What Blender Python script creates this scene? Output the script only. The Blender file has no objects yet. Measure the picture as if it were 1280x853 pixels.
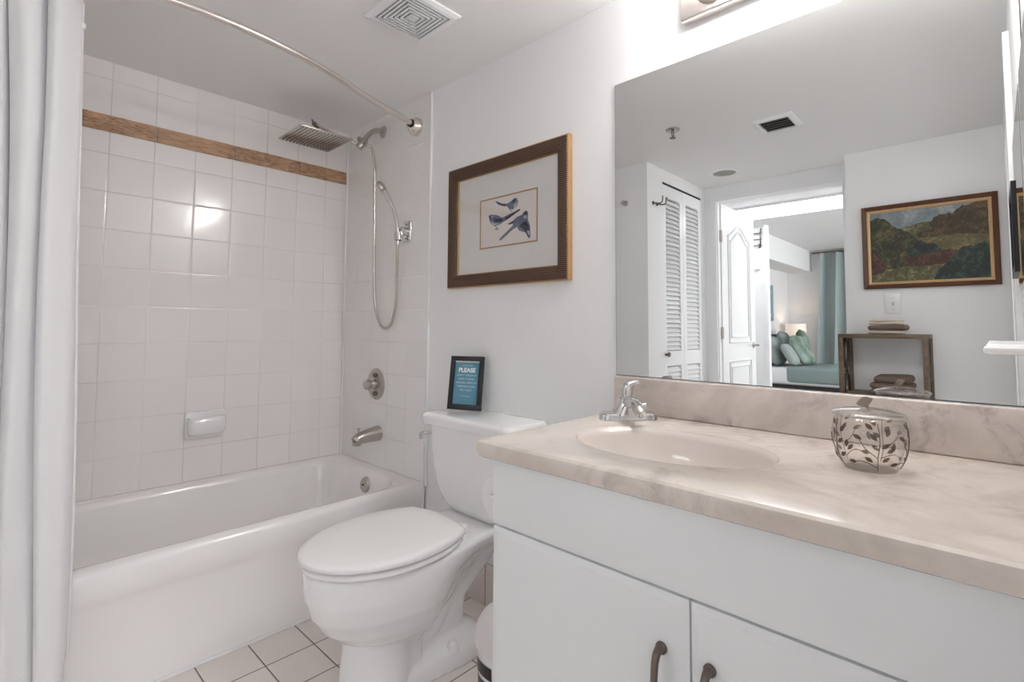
import bpy, bmesh, math, random
from mathutils import Vector, Matrix
from math import sin, cos, pi, sqrt, radians

SC = bpy.context.scene
COL = SC.collection
random.seed(7)

# ------------------------------------------------------------------ camera, exposure, lights
cam_d = bpy.data.cameras.new('camera'); cam = bpy.data.objects.new('camera', cam_d); COL.objects.link(cam)
yaw, pitch, roll = 0.808717, 0.057191, 0.00647
fw = Vector((sin(yaw)*cos(pitch), cos(yaw)*cos(pitch), sin(pitch)))
rt = Vector((cos(yaw), -sin(yaw), 0)); up = rt.cross(fw)
r2 = rt*cos(roll) + up*sin(roll); u2 = -rt*sin(roll) + up*cos(roll)
M3 = Matrix((r2, u2, -fw)).transposed()
cam.matrix_world = Matrix.Translation((-1.3806, -2.5684, 1.05)) @ M3.to_4x4()
cam_d.sensor_fit = 'HORIZONTAL'; cam_d.sensor_width = 36.0
cam_d.lens = 634.77/1280*36.0
cam_d.shift_x = 1.07/1280; cam_d.shift_y = -52.97/1280
cam_d.clip_start = 0.005; cam_d.clip_end = 50
SC.camera = cam
vs = SC.view_settings
vs.view_transform = 'Standard'; vs.look = 'None'; vs.gamma = 1.0; vs.use_curve_mapping = False
vs.exposure = 0.63
try:
    SC.cycles.max_bounces = 22; SC.cycles.diffuse_bounces = 18; SC.cycles.glossy_bounces = 8
    SC.cycles.transparent_max_bounces = 12; SC.cycles.transmission_bounces = 8
    SC.cycles.blur_glossy = 0.6; SC.cycles.sample_clamp_indirect = 8.0
    SC.cycles.use_denoising = True
except Exception:
    pass
world = bpy.data.worlds.new('world'); SC.world = world; world.use_nodes = True
world.node_tree.nodes['Background'].inputs[0].default_value = (0.75, 0.85, 1.0, 1)
world.node_tree.nodes['Background'].inputs[1].default_value = 1.0

BULB = 50.0          # emission of the vanity bulbs
STRIP = 4.5         # hall ceiling fitting
def area(name, loc, aim, sx, sy, power, col):
    l = bpy.data.lights.new(name, 'AREA'); l.shape = 'RECTANGLE'; l.size = sx; l.size_y = sy
    l.energy = power; l.color = col
    o = bpy.data.objects.new(name, l); COL.objects.link(o); o.location = loc
    o.rotation_euler = (Vector(aim) - Vector(loc)).to_track_quat('-Z', 'Y').to_euler()
    return o
# area light added as bedroom daylight, in front of the solid wall out of sight
area('bedroom_fill', (-4.7, -4.5, 1.3), (-4.9, -0.5, 1.0), 2.2, 1.4, 68, (0.98, 0.99, 1.0))
# fill light added in the assumed hall behind the camera
area('hall_fill', (-1.30, -4.15, 1.45), (-1.15, -1.0, 1.15), 1.9, 1.3, 10, (0.97, 0.985, 1.0))

# ------------------------------------------------------------------ materials
def new_mat(name):
    m = bpy.data.materials.new(name); m.use_nodes = True
    nt = m.node_tree; b = nt.nodes['Principled BSDF']
    return m, nt, b
def N(nt, t, **kw):
    n = nt.nodes.new(t)
    for k, v in kw.items(): setattr(n, k, v)
    return n
def mth(nt, op, a, b=None, c=None):
    n = nt.nodes.new('ShaderNodeMath'); n.operation = op
    for i, x in enumerate((a, b, c)):
        if x is None: continue
        if isinstance(x, (int, float)): n.inputs[i].default_value = x
        else: nt.links.new(x, n.inputs[i])
    return n.outputs[0]
def mixc(nt, fac, a, b):
    n = nt.nodes.new('ShaderNodeMix'); n.data_type = 'RGBA'
    if isinstance(fac, (int, float)): n.inputs[0].default_value = fac
    else: nt.links.new(fac, n.inputs[0])
    for i, x in ((6, a), (7, b)):
        if isinstance(x, tuple): n.inputs[i].default_value = (*x, 1) if len(x) == 3 else x
        else: nt.links.new(x, n.inputs[i])
    return n.outputs[2]
def noise(nt, scale, detail=3, rough=.5, vec=None, dist=0):
    n = nt.nodes.new('ShaderNodeTexNoise'); n.inputs['Scale'].default_value = scale
    n.inputs['Detail'].default_value = detail; n.inputs['Roughness'].default_value = rough
    n.inputs['Distortion'].default_value = dist
    if vec is not None: nt.links.new(vec, n.inputs['Vector'])
    return n.outputs['Fac']
def ramp(nt, fac, stops):
    n = nt.nodes.new('ShaderNodeValToRGB'); e = n.color_ramp.elements
    while len(e) < len(stops): e.new(0.5)
    for i, (p, c) in enumerate(stops):
        e[i].position = p; e[i].color = (*c, 1) if len(c) == 3 else c
    nt.links.new(fac, n.inputs[0]); return n.outputs[0]
def obco(nt):
    return nt.nodes.new('ShaderNodeTexCoord').outputs['Object']
def bump(nt, b, h, strength, dist=0.001):
    n = nt.nodes.new('ShaderNodeBump'); n.inputs['Strength'].default_value = strength
    n.inputs['Distance'].default_value = dist; nt.links.new(h, n.inputs['Height'])
    nt.links.new(n.outputs[0], b.inputs['Normal'])
def plain(name, col, rough=.5, metal=0., spec=.5, nscale=0, nstr=.1, coat=0, var=0, vscale=4):
    m, nt, b = new_mat(name)
    b.inputs['Base Color'].default_value = (*col, 1); b.inputs['Roughness'].default_value = rough
    b.inputs['Metallic'].default_value = metal; b.inputs['Specular IOR Level'].default_value = spec
    b.inputs['Coat Weight'].default_value = coat
    co = obco(nt)
    if nscale: bump(nt, b, noise(nt, nscale, 4, .6, co), nstr)
    if var:
        f = noise(nt, vscale, 4, .6, co)
        d = tuple(c*(1-var) for c in col)
        nt.links.new(mixc(nt, f, col, d), b.inputs['Base Color'])
    return m
def gridmat(name, tile, grout, axes, offs, size, gw, rough, bumpstr=.35, var=.03, gvar=False):
    """tile material: grid lines on two axes at the given offsets"""
    m, nt, b = new_mat(name)
    s = N(nt, 'ShaderNodeSeparateXYZ'); nt.links.new(obco(nt), s.inputs[0])
    ds = []; cells = []
    for ax, o in zip(axes, offs):
        if ax is None: continue
        t = mth(nt, 'DIVIDE', mth(nt, 'SUBTRACT', s.outputs[ax], o), size)
        fr = mth(nt, 'SUBTRACT', t, mth(nt, 'FLOOR', t))
        d = mth(nt, 'MULTIPLY', mth(nt, 'MINIMUM', fr, mth(nt, 'SUBTRACT', 1.0, fr)), size)
        ds.append(d); cells.append(mth(nt, 'FLOOR', t))
    d = ds[0] if len(ds) == 1 else mth(nt, 'MINIMUM', ds[0], ds[1])
    mr = N(nt, 'ShaderNodeMapRange'); mr.inputs[1].default_value = gw*.5; mr.inputs[2].default_value = gw*.5 + .0012
    nt.links.new(d, mr.inputs[0])
    mr2 = N(nt, 'ShaderNodeMapRange'); mr2.inputs[1].default_value = gw*.4; mr2.inputs[2].default_value = gw*.4 + .005
    mr2.interpolation_type = 'SMOOTHSTEP'; nt.links.new(d, mr2.inputs[0])
    cv = N(nt, 'ShaderNodeCombineXYZ'); 
    for i, c in enumerate(cells): nt.links.new(c, cv.inputs[i])
    wn = N(nt, 'ShaderNodeTexWhiteNoise'); nt.links.new(cv.outputs[0], wn.inputs[0])
    tc = mixc(nt, wn.outputs['Value'], tile, tuple(c*(1-var) for c in tile))
    gcol = grout
    if gvar:
        gn = ramp(nt, noise(nt, 3.0, 3), [(0.35, tuple(min(1, c*1.35) for c in grout)), (0.65, grout)])
        gcol = gn
    nt.links.new(mixc(nt, mr.outputs[0], gcol, tc), b.inputs['Base Color'])
    rr = mth(nt, 'MULTIPLY_ADD', mr.outputs[0], rough-.75, .75)
    nt.links.new(rr, b.inputs['Roughness'])
    h = mth(nt, 'ADD', mr2.outputs[0], mth(nt, 'MULTIPLY', noise(nt, 9, 2), .35))
    bump(nt, b, h, bumpstr, .0015)
    b.inputs['Specular IOR Level'].default_value = .5
    return m
S = .1524
WHITE = (.80, .785, .775)
M = {}
M['paint'] = plain('wall paint', (.862, .868, .876), .55, nscale=180, nstr=.05, spec=.35)
M['ceil'] = plain('ceiling paint', (.86, .857, .855), .7, nscale=120, nstr=.08, spec=.2)
M['trimw'] = plain('white trim paint', (.85, .86, .87), .3, nscale=60, nstr=.03)
M['tile_back'] = gridmat('glazed wall tile along x', (.865, .838, .826), (.61, .575, .555), (0, 2), (-.1304, 1.740), .1528, .0022, .12, gvar=True)
M['tile_side'] = gridmat('glazed wall tile along y', (.86, .848, .84), (.63, .61, .595), (1, 2), (-.1293, 1.742), .1528, .002, .12, gvar=True)
M['tile_floor'] = gridmat('floor tile', (.79, .735, .705), (.15, .11, .10), (0, 1), (-.7184, -.898), .1545, .0026, .3, var=.08)
M['tile_base'] = gridmat('base tile', (.74, .69, .67), (.25, .2, .18), (1, None), (-.98, 0), .1524, .003, .25)
M['porcelain'] = plain('white porcelain', (.87, .872, .87), .08, coat=.3)
M['tub'] = plain('tub enamel', (.87, .855, .848), .14, coat=.2, nscale=5, nstr=.02)
M['plastic'] = plain('white plastic', (.87, .86, .855), .22)
M['cab'] = plain('white lacquered board', (.825, .84, .85), .28, nscale=4, nstr=.03, var=.02)
M['chrome'] = plain('polished chrome', (.72, .71, .70), .12, 1.0)
M['nickel'] = plain('brushed nickel', (.52, .48, .45), .3, 1.0, nscale=200, nstr=.05)
M['steel'] = plain('satin steel', (.60, .56, .52), .25, 1.0, nscale=150, nstr=.04)
M['pewter'] = plain('dark pewter', (.20, .165, .14), .38, 1.0, nscale=90, nstr=.1)
M['rod'] = plain('satin nickel rod', (.80, .74, .70), .25, 1.0)
M['black'] = plain('black satin frame', (.012, .012, .016), .35)
M['dark'] = plain('dark void', (.02, .02, .02), .8)
M['slot'] = plain('black vent slot shade', (.006, .006, .006), .95, spec=.1)  # black backing sheet stands in for the shade inside the vent slots
M['mat_board'] = plain('off white mat board', (.80, .79, .77), .8, nscale=300, nstr=.05)
M['paper'] = plain('cream print paper', (.80, .74, .71), .7)
M['sheet'] = plain('white bed linen', (.75, .77, .80), .9, nscale=30, nstr=.3)
M['teal'] = plain('teal bedspread', (.235, .315, .31), .85, nscale=40, nstr=.4, var=.15)
M['tealp'] = plain('pale teal pillow', (.29, .335, .325), .85, nscale=60, nstr=.3)
M['tealc'] = plain('blue green curtain', (.36, .425, .425), .75, nscale=60, nstr=.2, var=.12, vscale=3)
M['carpet'] = plain('beige carpet', (.35, .30, .27), .95, nscale=400, nstr=.6)
M['bedwall'] = plain('bedroom paint', (.78, .78, .79), .6, nscale=120, nstr=.05)
M['grey_up'] = plain('grey upholstery', (.10, .105, .115), .9, nscale=200, nstr=.3)
M['towel_b'] = plain('taupe towel', (.19, .135, .11), .95, nscale=260, nstr=.9, var=.15, vscale=60)
M['towel_w'] = plain('ivory towel', (.74, .66, .58), .95, nscale=260, nstr=.9)
M['tissue'] = plain('toilet tissue', (.84, .83, .83), .9, nscale=200, nstr=.2)
M['wood'] = None
# pine coloured shelf wood
m, nt, b = new_mat('brown shelf wood'); co = obco(nt)
mp = N(nt, 'ShaderNodeMapping'); mp.inputs['Scale'].default_value = (14, 2.5, 14); nt.links.new(co, mp.inputs[0])
nt.links.new(ramp(nt, noise(nt, 3, 6, .6, mp.outputs[0], 1.2), [(0.3, (.085, .055, .032)), (0.7, (.20, .14, .088))]), b.inputs['Base Color'])
b.inputs['Roughness'].default_value = .5; M['wood'] = m
# decorative strip: travertine-like brown tile
m, nt, b = new_mat('brown border tile'); co = obco(nt)
mp = N(nt, 'ShaderNodeMapping'); mp.inputs['Scale'].default_value = (5, 1, 34); nt.links.new(co, mp.inputs[0])
f1 = noise(nt, 2.2, 8, .65, mp.outputs[0], .8)
mp2 = N(nt, 'ShaderNodeMapping'); mp2.inputs['Scale'].default_value = (22, 1, 120); nt.links.new(co, mp2.inputs[0])
f2 = noise(nt, 1.5, 6, .7, mp2.outputs[0], .3)
c1 = ramp(nt, f1, [(0.32, (.27, .145, .075)), (0.5, (.45, .27, .155)), (0.68, (.56, .37, .235))])
c2 = ramp(nt, f2, [(0.47, (0, 0, 0)), (0.62, (1, 1, 1))])
nt.links.new(mixc(nt, mth(nt, 'MULTIPLY', c2, mth(nt, 'GREATER_THAN', noise(nt, 5, 2, .5, co), .5)), c1, (.16, .085, .05)), b.inputs['Base Color'])
b.inputs['Roughness'].default_value = .45; M['strip'] = m
# cultured marble
def marble(name, base, vein, dark, rough):
    m, nt, b = new_mat(name); co = obco(nt)
    f = noise(nt, 3.2, 7, .62, co, 1.6); g = noise(nt, 11, 6, .7, co, .8); h = noise(nt, 1.7, 4, .5, co, 2.0)
    a = mixc(nt, ramp(nt, f, [(0.42, (0, 0, 0)), (0.66, (1, 1, 1))]), base, vein)
    spots = mth(nt, 'MULTIPLY', ramp(nt, g, [(0.50, (0, 0, 0)), (0.74, (1, 1, 1))]), ramp(nt, h, [(0.40, (0, 0, 0)), (0.60, (1, 1, 1))]))
    nt.links.new(mixc(nt, spots, a, dark), b.inputs['Base Color'])
    b.inputs['Roughness'].default_value = rough; b.inputs['Coat Weight'].default_value = .25
    b.inputs['Coat Roughness'].default_value = .1
    return m
M['marble'] = marble('cultured marble', (.72, .65, .59), (.60, .53, .475), (.36, .30, .26), .16)
M['marble_s'] = marble('cultured marble splash', (.70, .635, .585), (.56, .50, .46), (.20, .17, .155), .2)
M['basin'] = plain('plain cultured marble bowl', (.73, .67, .62), .12, coat=.3, var=.04, vscale=5)
# mirror glass
m, nt, b = new_mat('mirror silvering'); b.inputs['Metallic'].default_value = 1; b.inputs['Roughness'].default_value = 0
b.inputs['Base Color'].default_value = (.75, .76, .755, 1); M['mirror'] = m
M['mirror_edge'] = plain('mirror edge', (.08, .075, .07), .4)
# textile for shower curtain: fine waffle
m, nt, b = new_mat('white waffle curtain'); co = obco(nt)
w1 = N(nt, 'ShaderNodeTexWave'); w1.inputs['Scale'].default_value = 55; w1.bands_direction = 'Z'; nt.links.new(co, w1.inputs[0])
w2 = N(nt, 'ShaderNodeTexWave'); w2.inputs['Scale'].default_value = 55; w2.bands_direction = 'DIAGONAL'; nt.links.new(co, w2.inputs[0])
bump(nt, b, mth(nt, 'MULTIPLY', w1.outputs['Fac'], w2.outputs['Fac']), .25, .001)
b.inputs['Base Color'].default_value = (.80, .80, .81, 1); b.inputs['Roughness'].default_value = .85
b.inputs['Sheen Weight'].default_value = .15; M['curtain'] = m
# woven bronze picture frame
m, nt, b = new_mat('woven bronze frame'); co = obco(nt)
w1 = N(nt, 'ShaderNodeTexWave'); w1.inputs['Scale'].default_value = 45; w1.bands_direction = 'Z'; w1.inputs['Distortion'].default_value = .6; nt.links.new(co, w1.inputs[0])
w2 = N(nt, 'ShaderNodeTexWave'); w2.inputs['Scale'].default_value = 45; w2.bands_direction = 'Y'; w2.inputs['Distortion'].default_value = .6; nt.links.new(co, w2.inputs[0])
wv = mth(nt, 'MULTIPLY', w1.outputs['Fac'], w2.outputs['Fac'])
nt.links.new(ramp(nt, wv, [(0.05, (.02, .011, .008)), (0.6, (.26, .145, .085))]), b.inputs['Base Color'])
bump(nt, b, wv, .6, .002); b.inputs['Roughness'].default_value = .5; b.inputs['Metallic'].default_value = .25; M['woven'] = m
M['gold'] = plain('antique gold edge', (.50, .31, .14), .4, .6, nscale=60, nstr=.2)
M['gilt'] = plain('light gilt liner', (.62, .42, .22), .45, .3, nscale=60, nstr=.2)
M['redwood'] = plain('red brown frame', (.12, .045, .02), .35, nscale=30, nstr=.1, var=.3, vscale=20)
# thin glass: mostly transparent with a fresnel reflection
def glass(name, tint, ior=1.45, rough=.02):
    m = bpy.data.materials.new(name); m.use_nodes = True; nt = m.node_tree; nt.nodes.clear()
    o = N(nt, 'ShaderNodeOutputMaterial'); mx = N(nt, 'ShaderNodeMixShader'); t = N(nt, 'ShaderNodeBsdfTransparent'); g = N(nt, 'ShaderNodeBsdfGlossy')
    lw_ = N(nt, 'ShaderNodeLayerWeight'); lw_.inputs[0].default_value = .5
    class _f: pass
    f = _f(); f.outputs = [mth(nt, 'MULTIPLY_ADD', mth(nt, 'POWER', lw_.outputs['Facing'], 3.0), (ior-1)*1.1, (ior-1)*.12)]
    t.inputs[0].default_value = (*tint, 1); g.inputs['Roughness'].default_value = rough
    nt.links.new(f.outputs[0], mx.inputs[0]); nt.links.new(t.outputs[0], mx.inputs[1]); nt.links.new(g.outputs[0], mx.inputs[2])
    nt.links.new(mx.outputs[0], o.inputs[0]); return m
M['glass'] = glass('clear jar glass', (.985, .98, .97), 1.45)
M['pane'] = glass('picture glass', (.98, .98, .98), 1.35)
def emit(name, col, st):
    m, nt, b = new_mat(name); b.inputs['Base Color'].default_value = (*col, 1)
    b.inputs['Emission Color'].default_value = (*col, 1); b.inputs['Emission Strength'].default_value = st
    return m
M['bulb'] = emit('lit frosted bulb', (1.0, .98, .965), BULB)
M['strip_l'] = emit('lit ceiling diffuser', (.97, .99, 1.0), STRIP)
M['shade'] = emit('warm lamp shade', (.80, .68, .58), .35)
M['lbulb'] = emit('bedside bulb', (1.0, .75, .5), 60)
M['blue'] = plain('blue card', (.10, .26, .36), .35, var=.1)
M['ink'] = plain('white lettering', (.80, .86, .87), .6)
M['ink2'] = plain('pale blue lettering', (.42, .56, .62), .6)
M['bird_d'] = plain('dark blue plumage', (.035, .045, .09), .8, var=.5, vscale=60)
M['bird_m'] = plain('slate blue plumage', (.19, .225, .33), .8, var=.4, vscale=60)
M['bird_l'] = plain('pale blue breast', (.42, .48, .58), .8)

# ------------------------------------------------------------------ mesh helpers
def link(name, bm, mat, parent=None, smooth=False, autos=None):
    me = bpy.data.meshes.new(name)
    bmesh.ops.recalc_face_normals(bm, faces=bm.faces[:])
    bm.to_mesh(me); bm.free()
    mats = mat if isinstance(mat, (list, tuple)) else [mat]
    for x in mats: me.materials.append(x)
    if smooth:
        for p in me.polygons: p.use_smooth = True
        if autos is not None:
            try: me.set_sharp_from_angle(angle=radians(autos))
            except Exception: pass
    o = bpy.data.objects.new(name, me); COL.objects.link(o)
    if parent is not None:
        o.parent = parent
        inv = Matrix.Identity(4); q = parent
        chain = []
        while q is not None: chain.append(q); q = q.parent
        W = Matrix.Identity(4)
        for q in reversed(chain):
            W = W @ (q.matrix_parent_inverse if q.parent else Matrix.Identity(4)) @ q.matrix_basis
        o.matrix_parent_inverse = W.inverted()
    return o
def thing(name, label, cat, loc=(0, 0, 0), group=None):
    o = bpy.data.objects.new(name, None); COL.objects.link(o); o.location = loc; o.empty_display_size = .05
    o['label'] = label; o['category'] = cat
    if group: o['group'] = group
    return o
def tag(o, label, cat, group=None):
    o['label'] = label; o['category'] = cat
    if group: o['group'] = group
    return o
def struct(o, label=None):
    o['kind'] = 'structure'
    if label: o['label'] = label
    return o
def ab(bm, lo, hi, bev=0, seg=2, mi=0):
    lo = Vector(lo); hi = Vector(hi)
    a = Vector((min(lo[i], hi[i]) for i in range(3))); c = Vector((max(lo[i], hi[i]) for i in range(3)))
    n0 = set(bm.verts); f0 = set(bm.faces)
    r = bmesh.ops.create_cube(bm, size=1)
    for v in r['verts']:
        v.co = Vector(((v.co[i]+.5)*(c[i]-a[i])+a[i] for i in range(3)))
    if bev:
        es = list({e for v in r['verts'] for e in v.link_edges})
        bmesh.ops.bevel(bm, geom=es, offset=min(bev, .49*min(c-a)), segments=seg, profile=.5, affect='EDGES')
    for f in bm.faces:
        if f not in f0: f.material_index = mi
    return [v for v in bm.verts if v not in n0]
def box(name, lo, hi, mat, parent=None, bev=0, seg=2, smooth=None):
    bm = bmesh.new(); ab(bm, lo, hi, bev, seg)
    return link(name, bm, mat, parent, smooth=bool(bev) if smooth is None else smooth, autos=40)
def xform(verts, Mx):
    for v in verts: v.co = Mx @ v.co
def rings(bm, rs, cap0=True, cap1=True, mi=0, closed=True):
    vr = [[bm.verts.new(p) for p in r] for r in rs]
    n = len(vr[0])
    for a, b in zip(vr, vr[1:]):
        for i in range(n if closed else n-1):
            j = (i+1) % n
            try: bm.faces.new((a[i], a[j], b[j], b[i])).material_index = mi
            except ValueError: pass
    if cap0: bm.faces.new(vr[0]).material_index = mi
    if cap1: bm.faces.new(list(reversed(vr[-1]))).material_index = mi
    return vr
def lathe_pts(prof, n, Mx):
    return [[Mx @ Vector((r*cos(2*pi*i/n), r*sin(2*pi*i/n), z)) for i in range(n)] for r, z in prof]
def axisM(loc, d, upv=(0, 0, 1)):
    d = Vector(d).normalized(); q = d.to_track_quat('Z', 'Y')
    return Matrix.Translation(loc) @ q.to_matrix().to_4x4()
def alathe(bm, prof, loc, d=(0, 0, 1), n=24, cap0=True, cap1=True, mi=0):
    rings(bm, lathe_pts(prof, n, axisM(loc, d)), cap0, cap1, mi)
def lathe(name, prof, loc, d, mat, parent=None, n=28, cap0=True, cap1=True, autos=35):
    bm = bmesh.new(); alathe(bm, prof, loc, d, n, cap0, cap1)
    return link(name, bm, mat, parent, True, autos)
def smoothpath(pts, k=6):
    """Catmull-Rom"""
    P = [Vector(p) for p in pts]; out = []
    P = [P[0]*2-P[1]] + P + [P[-1]*2-P[-2]]
    for i in range(1, len(P)-2):
        for s in range(k):
            t = s/k
            a, b, c, d = P[i-1:i+3]
            out.append(.5*((2*b)+(c-a)*t+(2*a-5*b+4*c-d)*t*t+(3*b-a-3*c+d)*t**3))
    out.append(P[-2]); return out
def atube(bm, pts, rad, n=12, caps=True, mi=0, squash=1.0, flat=None):
    P = [Vector(p) for p in pts]
    rr = rad if isinstance(rad, (list, tuple)) else [rad]*len(P)
    T = []
    for i in range(len(P)):
        a = P[max(0, i-1)]; b = P[min(len(P)-1, i+1)]; T.append((b-a).normalized())
    ref = Vector(flat) if flat else (Vector((0, 0, 1)) if abs(T[0].z) < .9 else Vector((1, 0, 0)))
    nrm = (ref - T[0]*ref.dot(T[0])).normalized()
    rs = []
    for i, p in enumerate(P):
        nrm = (nrm - T[i]*nrm.dot(T[i])).normalized(); bn = T[i].cross(nrm)
        rs.append([p + nrm*cos(2*pi*k/n)*rr[i]*squash + bn*sin(2*pi*k/n)*rr[i] for k in range(n)])
    rings(bm, rs, caps, caps, mi)
def tube(name, pts, rad, mat, parent=None, n=12, **kw):
    bm = bmesh.new(); atube(bm, pts, rad, n, **kw); return link(name, bm, mat, parent, True, 50)
def rrect(x0, x1, y0, y1, r, z, k=6):
    """rounded rectangle ring, counter clockwise, 4*(k+1) points"""
    r = min(r, (x1-x0)/2-.0001, (y1-y0)/2-.0001); out = []
    for cx, cy, a0 in ((x1-r, y1-r, 0), (x0+r, y1-r, pi/2), (x0+r, y0+r, pi), (x1-r, y0+r, 1.5*pi)):
        for i in range(k+1):
            a = a0+pi/2*i/k; out.append(Vector((cx+r*cos(a), cy+r*sin(a), z)))
    return out
def prism(bm, outline, depth, Mx, mi=0):
    """outline in local xy, extruded along local z by depth"""
    a = [Mx @ Vector((p[0], p[1], 0)) for p in outline]; b = [Mx @ Vector((p[0], p[1], depth)) for p in outline]
    rings(bm, [a, b], True, True, mi)
def text(name, s, size, Mx, mat, parent, depth=.0004, align='CENTER', bold=0):
    c = bpy.data.curves.new(name, 'FONT'); c.body = s; c.size = size; c.align_x = align; c.align_y = 'CENTER'
    c.extrude = depth; c.offset = bold
    o = bpy.data.objects.new(name, c); COL.objects.link(o)
    dg = bpy.context.evaluated_depsgraph_get(); me = bpy.data.meshes.new_from_object(o.evaluated_get(dg))
    bpy.data.objects.remove(o); bm = bmesh.new(); bm.from_mesh(me); bpy.data.meshes.remove(me)
    for v in bm.verts: v.co = Mx @ v.co
    return link(name, bm, mat, parent)

H = 2.118
# ------------------------------------------------------------------ room shell
def sbox(name, lo, hi, mat, label=None, **k): return struct(box(name, lo, hi, mat, **k), label)
sbox('floor', (-2.53, -2.73, -.08), (.1, .1, 0), M['tile_floor'])
sbox('ceiling', (-2.53, -2.73, H), (.1, .1, H+.08), M['ceil'])
sbox('wall_right', (0, -2.73, 0), (.1, .1, H), M['paint'])
sbox('wall_back', (-1.64, 0, 0), (0, .1, H), M['tile_back'])
sbox('wall_left', (-1.64, -.985, 0), (-1.54, 0, H), M['paint'])

def multi(name, boxes, mat, label=None):
    bm = bmesh.new()
    for lo, hi in boxes: ab(bm, lo, hi)
    return struct(link(name, bm, mat), label)
multi('wall_closet', [((-1.745, -.985, 0), (-1.64, -.905, H)), ((-2.36, -.985, 2.035), (-1.745, -.905, H)), ((-2.43, -.985, 0), (-2.36, -.905, H)),
                      ((-2.43, -.5, 0), (-1.64, -.44, H))], M['paint'])
multi('wall_front', [((-.96, -2.73, 0), (0, -2.63, H)), ((-2.24, -2.73, 0), (-2.10, -2.63, H)), ((-2.10, -2.73, 2.0), (-.96, -2.63, H))], M['paint'])
sbox('floor_hall', (-2.34, -4.4, -.08), (.1, -2.73, 0), M['tile_floor'])
sbox('ceiling_hall', (-2.34, -4.4, H), (.1, -2.73, H+.08), M['ceil'])
multi('wall_hall', [((-2.34, -4.4, 0), (-2.24, -2.73, H)), ((0, -4.4, 0), (.1, -2.73, H)), ((-2.34, -4.5, 0), (.1, -4.4, H))], M['paint'])
multi('wall_doorway', [((-2.53, -1.073, 0), (-2.43, -.44, H)), ((-2.53, -1.885, 2.005), (-2.43, -1.073, H)), ((-2.53, -1.93, 0), (-2.43, -1.885, H))], M['paint'])
sbox('wall_opposite', (-2.53, -2.73, 0), (-2.24, -1.93, H), M['paint'])
# wall tile around the tub, left a few millimetres proud
sbox('wall_tiles_faucet', (-.008, -.742, .37), (0, 0, H), M['tile_side'])
sbox('wall_tiles_left', (-1.54, -.75, .37), (-1.532, 0, H), M['tile_side'])
sbox('trim_tile_edge', (-.012, -.756, .36), (0, -.742, H), M['porcelain'], bev=.004)
sbox('trim_tub_corner', (-.022, -.748, .20), (-.008, -.728, .545), M['plastic'], bev=.005)
sbox('trim_base_tile', (-.009, -1.735, 0), (0, -.75, .155), M['tile_base'], bev=.002)
sbox('trim_corner_bead', (-.016, -.012, .37), (-.004, 0, H), M['porcelain'], bev=.004)
# brown border of long tiles
for i, (a, b_) in enumerate(((-1.535, -1.05), (-1.047, -.895), (-.892, -.585), (-.582, -.278), (-.275, -.004))):
    pass
bm = bmesh.new()
for a, b_ in ((-1.532, -1.3), (-1.298, -.893), (-.890, -.588), (-.585, -.28), (-.277, -.002)):
    ab(bm, (a, -.007, 1.830), (b_, 0, 1.897), .0015)
struct(link('trim_border', bm, M['strip']), 'brown mottled border tile strip running along the white tiled wall')
# casing of the bedroom doorway
multi('trim_doorway', [((-2.43, -1.073, 0), (-2.415, -1.035, 2.05)), ((-2.43, -1.925, 0), (-2.415, -1.885, 2.05)), ((-2.43, -1.925, 2.005), (-2.413, -1.035, 2.06)),
                       ((-2.53, -1.08, 0), (-2.43, -1.068, 2.005)), ((-2.53, -1.89, 0), (-2.43, -1.882, 2.005))], M['trimw'])
multi('trim_entry', [((-.96, -2.63, 0), (-.86, -2.614, 2.01))], M['trimw'])
# ------------------------------------------------------------------ bedroom shell
BX = -6.5
sbox('floor_bedroom', (BX-.1, -4.7, -.08), (-2.53, -.36, 0), M['carpet'])
sbox('ceiling_bedroom', (BX-.1, -4.7, H), (-2.53, -.36, H+.08), M['bedwall'])
sbox('wall_headboard', (BX-.1, -.46, 0), (-2.53, -.36, H), M['bedwall'])
sbox('wall_bedroom_far', (BX-.1, -4.7, 0), (BX, -.46, H), M['bedwall'])
sbox('wall_bedroom_side', (BX, -4.7, 0), (-2.53, -4.6, H), M['bedwall'])
sbox('wall_bedroom_near', (-2.63, -4.6, 0), (-2.53, -1.93, H), M['bedwall'])
sbox('trim_beam', (BX, -.76, 1.84), (-3.95, -.46, H), M['bedwall'])

# ------------------------------------------------------------------ bathtub
t = thing('bathtub', 'white enamel alcove bathtub under the tiled wall, with a plain recessed apron', 'bathtub', (-.77, -.37, 0))
X0, X1, Y0, Y1 = -1.531, -.009, -.745, -.001
bm = bmesh.new()
RS = [rrect(X0, X1, Y0, Y1, .01, 0), rrect(X0, X1, Y0, Y1, .01, .065), rrect(X0, X1, Y0+.009, Y1, .01, .085),
      rrect(X0, X1, Y0+.011, Y1, .01, .17), rrect(X0, X1, Y0+.010, Y1, .01, .258), rrect(X0, X1, Y0+.006, Y1, .012, .276), rrect(X0, X1, Y0, Y1, .012, .290),
      rrect(X0, X1, Y0+.001, Y1, .012, .352), rrect(X0, X1, Y0+.006, Y1, .014, .366), rrect(X0, X1, Y0+.017, Y1, .02, .374), rrect(X0+.01, X1-.006, Y0+.03, Y1-.006, .03, .376),
      rrect(X0+.055, X1-.050, Y0+.045, Y1-.05, .16, .375), rrect(X0+.067, X1-.058, Y0+.055, Y1-.06, .155, .368), rrect(X0+.075, X1-.066, Y0+.062, Y1-.066, .15, .345),
      rrect(X0+.13, X1-.085, Y0+.08, Y1-.08, .13, .22), rrect(X0+.21, X1-.105, Y0+.10, Y1-.10, .14, .11), rrect(X0+.27, X1-.15, Y0+.15, Y1-.15, .13, .075),
      rrect(X0+.40, X1-.26, Y0+.25, Y1-.25, .1, .07)]
rings(bm, RS, True, True)
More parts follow.
